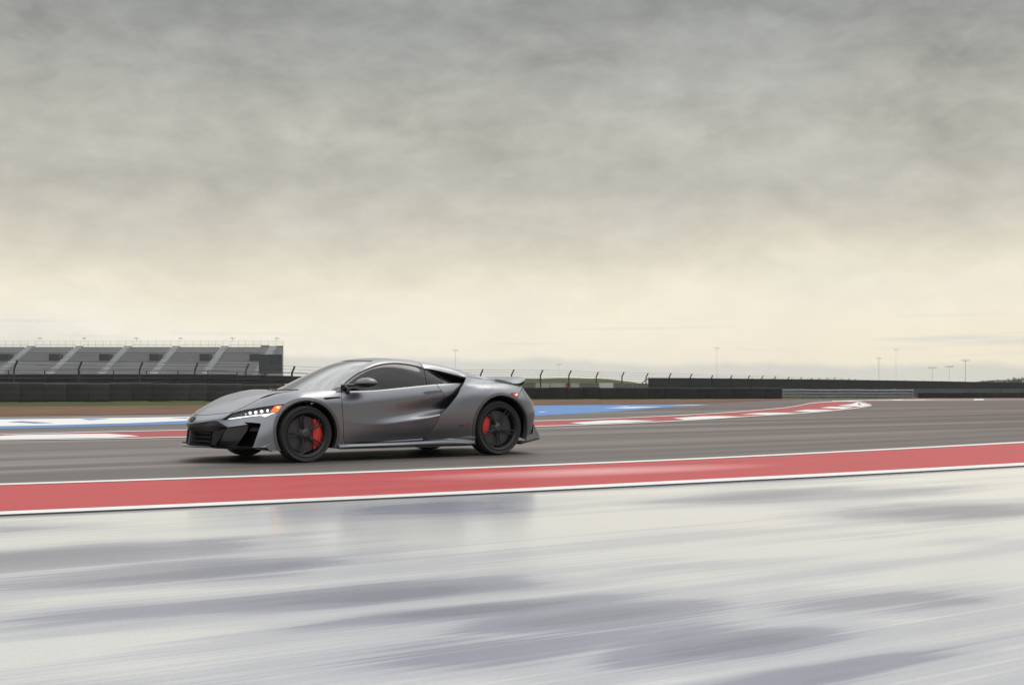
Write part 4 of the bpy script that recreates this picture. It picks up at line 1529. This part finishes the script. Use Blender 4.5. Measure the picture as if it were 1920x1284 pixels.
    teeth = [[(-420, 826), (-420, 829.2), (-330, 828), (-240, 822)],
             [(-60, 822.5), (10, 816), (60, 814.4), (200, 812.6), (245, 815.4), (262, 817.4), (205, 820.2), (0, 823.2)],
             [(560, 811), (640, 803.5), (730, 803), (760, 805.5), (640, 809.4)],
             [(1068, 792.4), (1130, 788.2), (1165, 787.2), (1232, 788.2), (1180, 791.4), (1095, 794.9)],
             [(1262, 783.6), (1313, 780.2), (1345, 779.6), (1392, 780.6), (1360, 782.6), (1285, 786.7)],
             [(1388, 776.4), (1426, 773.4), (1494, 773.4), (1472, 775.2), (1438, 777.0)],
             [(1486, 770.8), (1513, 767.6), (1565, 767.9), (1546, 769.8), (1520, 771.9)],
             [(1537, 764.4), (1556, 762.2), (1601, 762.8), (1580, 766.5)],
             [(1570, 760.2), (1596, 757.4), (1608, 753.6), (1633, 759.3), (1614, 762.3)]]
    for q in teeth:
        quad('white_tooth', q, 0.009, M_WHT, fk)
    # white lines that edge the far kerb
    for cv_, a, b in ((fk_bot, 0.0, 1.2), (fk_top, 0.0, -0.9)):
        sheet('edge_line', [gp(x, y + max(a, b), 0.010) for x, y in cv_], [gp(x, y + min(a, b), 0.010) for x, y in cv_], 0.010, M_WHT, 1, fk, ext=60)
    # pale kerb along the far side of the next straight
    f2 = curve([(1560, 751.2), (1640, 749.4), (1720, 748.4), (1800, 747.9), (1920, 747.2), (2300, 746)], 40)
    f3 = curve([(1560, 752.6), (1640, 751.0), (1720, 750.8), (1800, 750.6), (1920, 749.6), (2300, 748.4)], 40)
    f4 = sheet('outer_kerb', [gp(x, y, 0.004) for x, y in f3], [gp(x, y, 0.004) for x, y in f2], 0.006, paint_mat('faded_red_kerb_paint', (0.50, 0.20, 0.20), (0.62, 0.55, 0.52), 0.8, 0.6), 1)
    tag(f4, kind='structure')
    for a, b in ((1575, 1630), (1655, 1700), (1735, 1765), (1815, 1850), (1905, 1960)):
        q = [(x, y) for x, y in f3 if a <= x <= b]
        q2 = [(x, y) for x, y in f2 if a <= x <= b]
        if len(q) > 1:
            sheet('white_block', [gp(x, y - .2, 0.010) for x, y in q], [gp(x, y + .2, 0.010) for x, y in q2], 0.012, M_WHT, 1, f4)

    # painted run-off stripe beyond the far kerb
    ub = curve([(-420, 791), (0, 785.6), (360, 780.4), (700, 769), (1005, 760.0), (1160, 758.9), (1332, 758.2)], 60)
    lb = curve([(-420, 809), (0, 803.6), (360, 794.2), (700, 786.5), (1005, 779.2), (1090, 774.6), (1160, 770.6), (1240, 764.2), (1332, 758.8)], 60)
    rb = sheet('painted_runoff', [gp(x, y, 0.004) for x, y in lb], [gp(x, y, 0.004) for x, y in ub], 0.004, M_BLUE, 6, ext=60)
    tag(rb, kind='structure')
    for q in ([(-420, 803), (-420, 791.5), (0, 786.2), (120, 784.6), (250, 782.8), (352, 781), (500, 776.4), (520, 777.4), (352, 788.6), (250, 792.8), (180, 794.6), (110, 796.6), (0, 798.8)],
              [(1250, 759.0), (1330, 758.4), (1300, 759.6)], [(1130, 764.6), (1190, 762.4), (1245, 762.6), (1180, 765.2)], [(1006, 771.8), (1030, 771.0), (1016, 772.6)], [(1150, 761.8), (1180, 761.2), (1175, 762.2)]):
        quad('white_stripe', q, 0.009, M_WHT, rb)
    for q in ([(14, 790.6), (40, 789.2), (100, 792.4), (66, 793.2)], [(-420, 797), (-300, 794), (-160, 795)], [(152, 785.0), (205, 784.3), (168, 787.2)], [(318, 783.6), (352, 782.6), (350, 784.0)]):
        quad('blue_stripe', q, 0.013, M_BLUE, rb)
    # earth strip
    g = curve([(-420, 767), (0, 762.6), (360, 759.8), (700, 755), (1000, 750.4), (1200, 749.2), (1340, 748.4), (1440, 747.4), (1490, 747.2)], 50)
    f = curve([(-420, 786.5), (0, 780), (360, 775), (700, 766), (1000, 759.3), (1200, 758.0), (1340, 755.4), (1420, 751.8), (1490, 748.8)], 50)
    tag(sheet('earth_strip', [gp(x, y, 0.004) for x, y in f], [gp(x, y, 0.004) for x, y in g], 0.006, M_DIRT, 4, ext=60), kind='structure')


build_ground()


# ------------------------------------------------------------------ barriers and fences
def polyline(pts, step):
    """even points along a line given as (column, depth)"""
    P = [at(px, d, 0) for px, d in pts]
    L = [0]
    for a, b in zip(P, P[1:]):
        L.append(L[-1] + (b - a).length)
    out = []
    n = int(L[-1] / step)
    for i in range(n + 1):
        s = i * step
        j = max(0, min(len(P) - 2, int(np.searchsorted(L, s, side='right')) - 1))
        t = (s - L[j]) / (L[j + 1] - L[j])
        out.append(P[j].lerp(P[j + 1], t))
    return out


def gz(p):
    return float(zg(depth_of(p)))


def belt_panel_mesh(w, h, th):
    """strapped conveyor belt in front of stacked tyres: three soft bulges"""
    vs, fs = [], []
    prof = [(0, 0), (-.03, .04), (-.04, .16), (-.025, .30), (-.04, .36), (-.042, .52), (-.025, .64), (-.04, .70), (-.04, .93), (-.03, .98), (.0, 1.0), (.25, 1.0), (.3, .95), (.3, 0)]
    n = len(prof)
    for x in (-w / 2 + .004, -w / 2 + .03, w / 2 - .03, w / 2 - .004):
        e = .02 if abs(x) > w / 2 - .03 else 0
        for y, z in prof:
            vs.append((x, y * th / .3 + e, z * h))
    for i in range(3):
        for j in range(n - 1):
            a = i * n + j
            fs.append((a, a + 1, a + n + 1, a + n))
    fs.append(tuple(range(n)))
    fs.append(tuple(reversed(range(3 * n, 4 * n))))
    mb = MB().add(vs, fs)
    me = mb.mesh('barrier_panel')
    me.shade_smooth()
    me.set_sharp_from_angle(angle=R(50))
    return me


def barrier(pts, h, w, mats, label, seed):
    rng = random.Random(seed)
    P = polyline(pts, w)
    root = empty('tyre_barrier', (P[0].x, P[0].y, gz(P[0])))
    tag(root, label, 'barrier')
    mes = []
    for m in mats:
        me = belt_panel_mesh(w, h, .3)
        me.materials.append(m)
        mes.append(me)
    for a, b in zip(P, P[1:]):
        c = (a + b) / 2
        o = bpy.data.objects.new('barrier_panel', rng.choice(mes))
        COL.objects.link(o)
        o.parent = root
        rz = math.atan2(b.y - a.y, b.x - a.x)
        o.location = Vector((c.x, c.y, gz(c) + rng.uniform(-.02, .01))) - root.location
        o.rotation_euler = (rng.uniform(-.02, .02), 0, rz + rng.uniform(-.01, .01))
        o.scale = (1, 1, rng.uniform(.98, 1.02))
    return root


belt = [mat('belt_grey_%d' % i, c, 0.75, var=0.25, vscale=1.5) for i, c in enumerate(((.026, .026, .028), (.032, .031, .033), (.022, .022, .024)))]
beltk = [mat('belt_black_%d' % i, c, 0.7, var=0.3, vscale=1.5) for i, c in enumerate(((.005, .005, .006), (.008, .008, .009), (.004, .004, .005)))]
barrier([(-900, 50), (-260, 60), (0, 66), (250, 71), (500, 78), (760, 95), (880, 104)], 1.0, 1.25, belt, 'grey belted tyre barrier standing below the grandstand on the left', 3)
barrier([(884, 105), (1005, 112), (1250, 118), (1478, 121)], 1.03, 1.7, beltk, 'black belted tyre barrier behind the blue painted run-off', 5)
barrier([(1722, 138), (1800, 138), (1920, 140), (2200, 144)], 0.62, 2.4, beltk, 'low dark barrier at the right, beyond the end of the steel guardrail', 8)

STEEL = mat('galvanised_steel', (0.24, 0.25, 0.25), 0.5, metal=0.6, var=0.15, vscale=2.0)
DARKSTEEL = mat('dark_fence_steel', (0.030, 0.031, 0.034), 0.55, metal=0.3)
SCREEN = mat('dark_fence_screen', (0.022, 0.022, 0.026), 0.85, var=0.15, vscale=0.6)
CONC = mat('grey_concrete', (0.30, 0.30, 0.29), 0.85, var=0.15, vscale=0.8)


def guardrail():
    root = empty('guardrail', tuple(at(1467, 128, float(zg(128)))))
    tag(root, 'pale steel guardrail of three beams at the end of the black tyre barrier', 'guardrail')
    A, B = at(1468, 127, float(zg(127))), at(1712, 132, float(zg(132)))
    d = (B - A)
    L = d.length
    dn = d.normalized()
    nr = Vector((dn.y, -dn.x, 0)).normalized()
    if nr.dot(Vector((FW[0], FW[1], 0))) > 0:
        nr = -nr
    for z in (.20, .50, .80):
        vs, fs = [], []
        prof = [(0, -.10), (.03, -.095), (.07, -.07), (.07, -.04), (.0, -.012), (.0, .012), (.07, .04), (.07, .07), (.03, .095), (0, .10)]
        n = len(prof)
        for i in range(13):
            c = A + d * (i / 12) + Vector((0, 0, z + .02 * math.sin(i * 1.3)))
            for y, zz in prof:
                vs.append(c + nr * y + Vector((0, 0, zz)) - root.location)
        for i in range(12):
            for j in range(n - 1):
                a = i * n + j
                fs.append((a, a + 1, a + n + 1, a + n))
        MB().add(vs, fs).build('beam', STEEL, root, 40)
    for i in range(8):
        c = A + d * (i / 7) - nr * .10 - root.location
        MB().box((c.x, c.y, .48), (.10, .10, .96)).build('post', STEEL, root)


guardrail()


def bent_post(h, lean, r=0.055):
    mb = MB()
    mb.tube([(0, 0, 0), (0, 0, h - .55)], r, 8)
    mb.tube([(0, 0, h - .57), (lean * .62, -.12, h - .02)], r * 1.05, 8)
    return mb


def debris_fence():
    posts = [(-380, 64, 670), (-230, 69, 671), (-82, 74, 673), (38, 78, 674), (158, 83, 676.5), (272, 88, 677.5), (375, 93, 679), (470, 98, 681), (556, 104, 686), (640, 109, 688), (718, 114, 690), (790, 120, 691), (850, 125, 692),
             (908, 130, 692), (966, 134, 692.5), (1020, 139, 693), (1073, 144, 694), (1124, 149, 697), (1172, 155, 697), (1217, 160, 699), (1260, 165, 699), (1299, 171, 700.5), (1338, 178, 703), (1374, 186, 703),
             (1407, 194, 703.5), (1432, 201, 704), (1456, 208, 705), (1481, 216, 705.5), (1504, 224, 707), (1524, 233, 708), (1538, 240, 708), (1553, 248, 708), (1567, 256, 707.5), (1580, 264, 709), (1593, 272, 709), (1605, 280, 710)]
    root = empty('debris_fence', tuple(at(38, 78, float(zg(78)))))
    tag(root, 'long debris fence of bent-topped steel posts strung with cables behind the barriers', 'fence')
    tops = []
    pm = mat('weathered_post_steel', (0.050, 0.050, 0.048), 0.6, metal=.3)
    for px, d, yt in posts:
        z0 = float(zg(d))
        zt = EYE_H + (PX_HORIZON - yt) * d / PX_FOCAL
        h = zt - z0
        lean = 0.42
        o = bent_post(h, lean, 0.075 if d > 100 else .055).build('post', pm, root)
        # the bent head leans along the picture's right, towards the track
        o.location = at(px - 7 * 130 / d, d, z0) - root.location
        o.rotation_euler = (0, 0, -YAW)
        tops.append((at(px - 7 * 130 / d, d, 0), z0, zt))
    for k_ in range(6):
        mb = MB()
        pts = []
        for i, (p, z0, zt) in enumerate(tops):
            h = zt - z0
            if k_ == 0:
                off, z = .24, zt - .04
            elif k_ == 1:
                off, z = .13, zt - .28
            else:
                off, z = 0, zt - .52 - (k_ - 2) * .30
            q = p + Vector((RT[0], RT[1], 0)) * off
            pts.append(Vector((q.x, q.y, z)) - root.location)
            if i < len(tops) - 1:
                p2, _, zt2 = tops[i + 1]
                q2 = p2 + Vector((RT[0], RT[1], 0)) * off
                mid = (Vector((q.x, q.y, z)) + Vector((q2.x, q2.y, z + zt2 - zt))) / 2
                mid.z -= .03
                pts.append(mid - root.location)
        mb.tube(pts, 0.011, 4)
        mb.build('cable', DARKSTEEL, root)
    # bracing struts at the corner post
    a = at(1213, 159, 0)
    for dx in (-1.9, 1.5):
        mb = MB()
        t = Vector((a.x, a.y, 1.35)) - root.location
        b = a + Vector((RT[0], RT[1], 0)) * dx
        mb.tube([t, Vector((b.x, b.y, -.55)) - root.location], .06, 6)
        mb.build('strut', pm, root)


debris_fence()


def screened_fence():
    root = empty('screen_fence', tuple(at(1220, 152, float(zg(152)))))
    tag(root, 'long fence covered in dark screening along the far right of the track', 'fence')
    P = [(1216, 152), (1300, 153), (1450, 155), (1600, 158), (1760, 161), (1920, 165), (2150, 172)]
    T = [708.2, 708.6, 710.2, 712.0, 714.4, 717.6, 720]
    pl = polyline(P, 2.6)
    cols = [((p.x * RT[0] + p.y * RT[1]) / depth_of(p)) * PX_FOCAL + 960 for p in pl]
    for i, (a, b) in enumerate(zip(pl, pl[1:])):
        za = EYE_H + (PX_HORIZON - np.interp(cols[i], [q[0] for q in P], T)) * depth_of(a) / PX_FOCAL
        zb = EYE_H + (PX_HORIZON - np.interp(cols[i + 1], [q[0] for q in P], T)) * depth_of(b) / PX_FOCAL
        g = gz(a)
        dn = (b - a).normalized()
        e = dn * .03
        pts = [Vector((a.x, a.y, g + .05)) + e, Vector((b.x, b.y, g + .05)) - e, Vector((b.x, b.y, zb)) - e, Vector((a.x, a.y, za)) + e]
        mb = MB().prism([q - root.location for q in pts], (FW[0] * .03, FW[1] * .03, 0))
        mb.build('screen_panel', SCREEN, root)
        mb = MB().tube([Vector((a.x, a.y, g)) - root.location, Vector((a.x, a.y, za + .08)) - root.location], .04, 6)
        mb.build('post', DARKSTEEL, root)
    # paler rail in front of the screening
    root2 = empty('wall', tuple(at(1220, 149, float(zg(149)))))
    tag(root2, 'low blue-grey concrete wall in front of the dark screened fence', 'wall')
    pl = polyline([(1216, 149), (1450, 151), (1700, 153), (1920, 156), (2150, 160)], 4.0)
    for a, b in zip(pl, pl[1:]):
        dn = (b - a).normalized() * .02
        g = gz(a)
        pts = [Vector((a.x, a.y, g)) + dn, Vector((b.x, b.y, g)) - dn, Vector((b.x, b.y, g + .92)) - dn, Vector((a.x, a.y, g + .92)) + dn]
        MB().prism([q - root2.location for q in pts], (FW[0] * .25, FW[1] * .25, 0)).build('wall_block', mat('blue_grey_concrete', (.085, .09, .10), .8, var=.2, vscale=.6), root2)


screened_fence()


def boards():
    root = empty('board_wall', tuple(at(1000, 146, float(zg(146)))))
    tag(root, 'row of pale boards with one red board, seen over the black tyre barrier', 'wall')
    W_ = mat('pale_board', (.34, .35, .34), .7, var=.15)
    G_ = mat('grey_board', (.12, .12, .12), .8, var=.2)
    Rr = mat('red_board', (.22, .035, .04), .6)
    Wh = mat('white_board', (.50, .51, .50), .6)
    for a, b, m, yt in ((860, 905, G_, 717.5), (906, 960, W_, 717.5), (961, 1003, G_, 717.5), (1004, 1031, W_, 717.6), (1032, 1060, W_, 717.4), (1061, 1069, Rr, 718), (1070, 1086, W_, 717.6), (1087, 1122, G_, 718), (1123, 1150, Wh, 717.6), (1151, 1185, G_, 719), (1186, 1214, G_, 719.4)):
        d = 146
        z0, z1 = float(zg(d)), EYE_H + (PX_HORIZON - yt) * d / PX_FOCAL
        p, q = at(a + .7, d, z0), at(b - .2, d, z0)
        MB().prism([v - root.location for v in (p, q, Vector((q.x, q.y, z1)), Vector((p.x, p.y, z1)))], (FW[0] * .08, FW[1] * .08, 0)).build('board', m, root)


boards()


def screen_left():
    root = empty('mesh_fence', tuple(at(0, 84, float(zg(84)))))
    tag(root, 'dark fence with thin posts and rails in front of the grandstand', 'fence')
    P = [(-700, 72), (-220, 80), (0, 84), (300, 90), (560, 97), (760, 110), (880, 118)]
    pl = polyline(P, 2.3)
    for i, (a, b) in enumerate(zip(pl, pl[1:])):
        g = gz(a)
        d_ = depth_of(a)
        zt = EYE_H + (716 - 701.5) * d_ / PX_FOCAL - max(0, d_ - 92) * .035
        e = (b - a).normalized() * .04
        pts = [Vector((a.x, a.y, g + .05)) + e, Vector((b.x, b.y, g + .05)) - e, Vector((b.x, b.y, zt)) - e, Vector((a.x, a.y, zt)) + e]
        MB().prism([q - root.location for q in pts], (FW[0] * .02, FW[1] * .02, 0)).build('screen_panel', SCREEN, root)
        mb = MB().tube([Vector((a.x, a.y, g)) - root.location, Vector((a.x, a.y, zt + .28)) - root.location], .035, 6)
        mb.build('post', DARKSTEEL, root)
    for k_ in range(2):
        pts = []
        for a in pl:
            d_ = depth_of(a)
            zt = EYE_H + (716 - 701.5) * d_ / PX_FOCAL - max(0, d_ - 92) * .035
            pts.append(Vector((a.x, a.y, zt + .25 - k_ * .55)) - Vector((FW[0], FW[1], 0)) * .05 - root.location)
        MB().tube(pts, .022, 5).build('rail', DARKSTEEL, root)


screen_left()


# ------------------------------------------------------------------ grandstand
def grandstand():
    D0 = 190.0
    g = float(zg(D0))
    o = at(530, D0, g)
    root = empty('grandstand', tuple(o), -YAW)
    tag(root, 'long grey aluminium grandstand with rows of benches at the far left', 'grandstand')
    ALU = mat('bench_aluminium', (.42, .43, .435), .5, metal=.4, var=.12, vscale=.4)
    ALUD = mat('bench_dark_grey', (.155, .157, .163), .6, var=.12, vscale=.4)
    STEP = mat('terrace_steel', (.23, .235, .235), .7, var=.12, vscale=.4)
    AIS = mat('aisle_concrete', (.40, .415, .43), .7, var=.08, vscale=.4)
    Wd = 62.0
    X0 = -2.5
    rows = 15
    z0, run = 2.15 - g - .3, .95
    rise = (6.75 - 1.85) / rows
    # front wall
    MB().box((X0 - Wd / 2, .15, z0 / 2), (Wd, .3, z0)).build('front_wall', mat('stand_wall', (.20, .205, .205), .8, var=.15, vscale=.3), root)
    sec = 7.72
    for r_ in range(rows):
        y, z = .3 + r_ * run, z0 + r_ * rise
        MB().box((X0 - Wd / 2, y + run / 2, z / 2 + .001 * r_), (Wd, run, z)).build('terrace_step', STEP, root)
    for s in range(8):
        x1 = X0 - 1.5 - s * sec
        for r_ in range(rows):
            y, z = .3 + r_ * run, z0 + r_ * rise
            dark = 6 <= r_ <= 10
            w = sec - 1.25
            c = x1 - sec / 2
            if dark and 7 <= r_ <= 9:
                # the way in cuts into the right end of these rows
                w2 = w - 1.6
                MB().box((c - .8, y + .35, z + .34), (w2, .34, .07)).build('bench', ALUD, root)
            else:
                MB().box((c, y + .35, z + .34), (w, .34, .07)).build('bench', ALUD if dark else ALU, root)
        # aisle stair
        mb = MB()
        for r_ in range(rows):
            y, z = .3 + r_ * run, z0 + r_ * rise
            mb.box((x1 - .02, y + run / 2 - .1, z + .13), (1.05, run, .26))
        mb.build('aisle_stair', AIS, root)
        # way in
        y, z = .3 + 7 * run, z0 + 7 * rise
        MB().box((x1 - 1.55, y + .9, z + .55), (1.5, 2.0, 1.1)).build('entrance', mat('dark_entrance', (.045, .046, .045), .9), root)
    # back railing
    yb, zb = .3 + rows * run, z0 + rows * rise
    mb = MB()
    for i in range(52):
        mb.tube([(X0 - i * 1.2, yb, zb - .3), (X0 - i * 1.2, yb, zb + .78)], .022, 4)
    mb.build('railing_post', mat('pale_railing', (.42, .42, .38), .6), root)
    for h in (.25, .52, .78):
        MB().tube([(X0, yb, zb + h), (X0 - Wd, yb, zb + h)], .02, 5).build('rail', mat('pale_railing', (.4, .4, .4)), root)
    for i in range(7):
        x = X0 - 1.0 - i * 7.7 + (.6 if i % 2 else 0)
        mb = MB()
        mb.tube([(x, yb, zb + .7), (x, yb, zb + 1.15)], .035, 5)
        mb.tube([(x - .35, yb - .1, zb + 1.10), (x, yb - .1, zb + 1.20), (x + .35, yb - .1, zb + 1.10)], .06, 6)
        mb.build('floodlight', mat('floodlight_grey', (.42, .40, .38), .6), root)
    # dark panels on the end
    for a, b in ((-3.45, -1.75), (-1.72, -.05)):
        MB().box(((a + b) / 2, -.25, z0 + 1.72), (b - a, .35, 2.85)).build('end_panel', mat('dark_blue_panel', (.035, .042, .052), .55, var=.1), root)
    MB().box((X0 - 1.75, .3 + rows * run - .3, zb - .55), (3.5, .2, 1.0)).build('end_parapet', mat('end_parapet_grey', (.13, .13, .13), .7), root)


grandstand()


# ------------------------------------------------------------------ far things
def grass_bank():
    vs, fs = [], []
    cols = np.linspace(820, 1260, 30)
    for i, px in enumerate(cols):
        e = min(1, (i + .2) / 4, (29 - i + .2) / 9)
        zt = EYE_H + (7.4 + 1.0 * math.sin(i * .9) * .5) * 230 / PX_FOCAL
        g = float(zg(200))
        for d, t in ((185, 0), (200, .35), (215, .8), (230, 1), (250, .9), (290, 0)):
            p = at(px, d, g - .05 + (zt * e - g) * t)
            vs.append(tuple(p))
    for i in range(len(cols) - 1):
        for j in range(5):
            a = i * 6 + j
            fs.append((a, a + 6, a + 7, a + 1))
    me = bpy.data.meshes.new('grass_bank')
    me.from_pydata(vs, [], fs)
    me.update()
    if me.polygons[50].normal.z < 0:
        me.flip_normals()
    me.shade_smooth()
    tag(link('grass_bank', me, None, M_GRASS), kind='structure')


grass_bank()


def mast(px, ytop, d, w, lamp, label):
    g = float(zg(d))
    z = EYE_H + (PX_HORIZON - ytop) * d / PX_FOCAL
    o = at(px, d, g)
    root = empty('light_mast', tuple(o), -YAW)
    tag(root, label, 'light mast', 'light masts on the horizon')
    m = mat('pale_mast_steel', (.66, .65, .62), .7)
    MB().tube([(0, 0, 0), (0, 0, z - g)], [w * .34, w * .22], 6).build('pole', m, root)
    mb = MB()
    mb.box((0, 0, z - g), (lamp * .9, .4, lamp * .05))
    for k_ in range(4):
        mb.box((-lamp * .38 + k_ * lamp * .253, -.3, z - g + lamp * .14), (lamp * .15, .3, lamp * .05))
    mb.build('lamp_head', mat('mast_lamp_grey', (.55, .53, .49), .6), root)


mast(854, 657, 420, .22, 2.2, 'tall thin light mast rising behind the car roof')
mast(1048, 684, 480, .20, 2.0, 'short light mast beyond the pale boards')
mast(1344, 653, 520, .22, 2.2, 'tall thin light mast above the middle of the dark screened fence')
mast(1648, 672, 360, .30, 1.6, 'thick light mast right of the steel guardrail')
mast(1680, 656, 520, .20, 2.0, 'tall slender light mast just right of the thick one')
mast(1748, 690, 380, .22, 2.6, 'low light mast, left of the two low ones at the far right')
mast(1780, 688, 390, .22, 2.6, 'low light mast, right of the two low ones at the far right')
mast(1810, 676, 340, .32, 2.2, 'stout light mast near the right edge')


def tree(px, d, w, h, seed, label):
    rng = random.Random(seed)
    g = float(zg(d))
    root = empty('tree', tuple(at(px, d, g)))
    tag(root, label, 'tree', 'far trees')
    MB().tube([(0, 0, 0), (.1, 0, h * .45), (.0, .1, h * .8)], [.22, .15, .05], 6).build('trunk', mat('tree_bark', (.06, .045, .035), .9), root)
    vs, fs = [], []
    for i in range(420):
        a, b = rng.uniform(0, 6.283), rng.uniform(-1, 1)
        r_ = rng.uniform(.35, 1) ** .5 * (1 + .25 * math.sin(3 * a + seed))
        c = Vector((math.cos(a) * math.sqrt(1 - b * b) * w / 2 * r_, math.sin(a) * math.sqrt(1 - b * b) * w / 2 * r_, h * .62 + b * h * .36 * r_))
        s = rng.uniform(.25, .5)
        u = Vector((rng.uniform(-1, 1), rng.uniform(-1, 1), rng.uniform(-1, 1))).normalized()
        v = u.orthogonal().normalized()
        k_ = len(vs)
        vs += [c + u * s, c + v * s * .6, c - u * s, c - v * s * .6]
        fs.append((k_, k_ + 1, k_ + 2, k_ + 3))
    me = bpy.data.meshes.new('crown')
    me.from_pydata([tuple(p) for p in vs], [], fs)
    link('crown', me, root, mat('far_foliage', (.06, .07, .03), .9, var=.3, vscale=.8))


for i, (px, d, w, h, lb) in enumerate(((1846, 420, 7, 2.1, 'small dark tree, leftmost of those on the right horizon'), (1872, 430, 9, 2.4, 'low spreading tree, second on the right horizon'), (1898, 410, 6, 2.4, 'round tree near the right edge of the horizon'), (1914, 400, 7, 3.0, 'tallest small tree at the right edge of the horizon'))):
    tree(px, d, w, h, 11 + i, lb)


# ------------------------------------------------------------------ the air between here and the horizon
def haze():
    vs = []
    x0, x1, d0, d1, z0, z1 = -1820, 1820, -160, 1820, -2.0, 16.0
    for z in (z0, z1):
        for x, d in ((x0, d0), (x1, d0), (x1, d1), (x0, d1)):
            p = FW * d + RT * x
            vs.append((p[0], p[1], z))
    me = bpy.data.meshes.new('haze')
    me.from_pydata(vs, [], [(3, 2, 1, 0), (4, 5, 6, 7), (0, 1, 5, 4), (1, 2, 6, 5), (2, 3, 7, 6), (3, 0, 4, 7)])
    m = bpy.data.materials.new('thin_haze')
    m.use_nodes = True
    k = NT(m.node_tree)
    k.n.clear()
    o = k.new('ShaderNodeOutputMaterial')
    v = k.new('ShaderNodeVolumePrincipled')
    v.inputs['Color'].default_value = (0.93, 0.94, 0.95, 1)
    v.inputs['Density'].default_value = 0.00015
    v.inputs['Anisotropy'].default_value = 0.2
    k.l.new(v.outputs[0], o.inputs['Volume'])
    tag(link('haze', me, None, m), 'thin pale haze over the circuit', 'haze', kind='stuff')


haze()
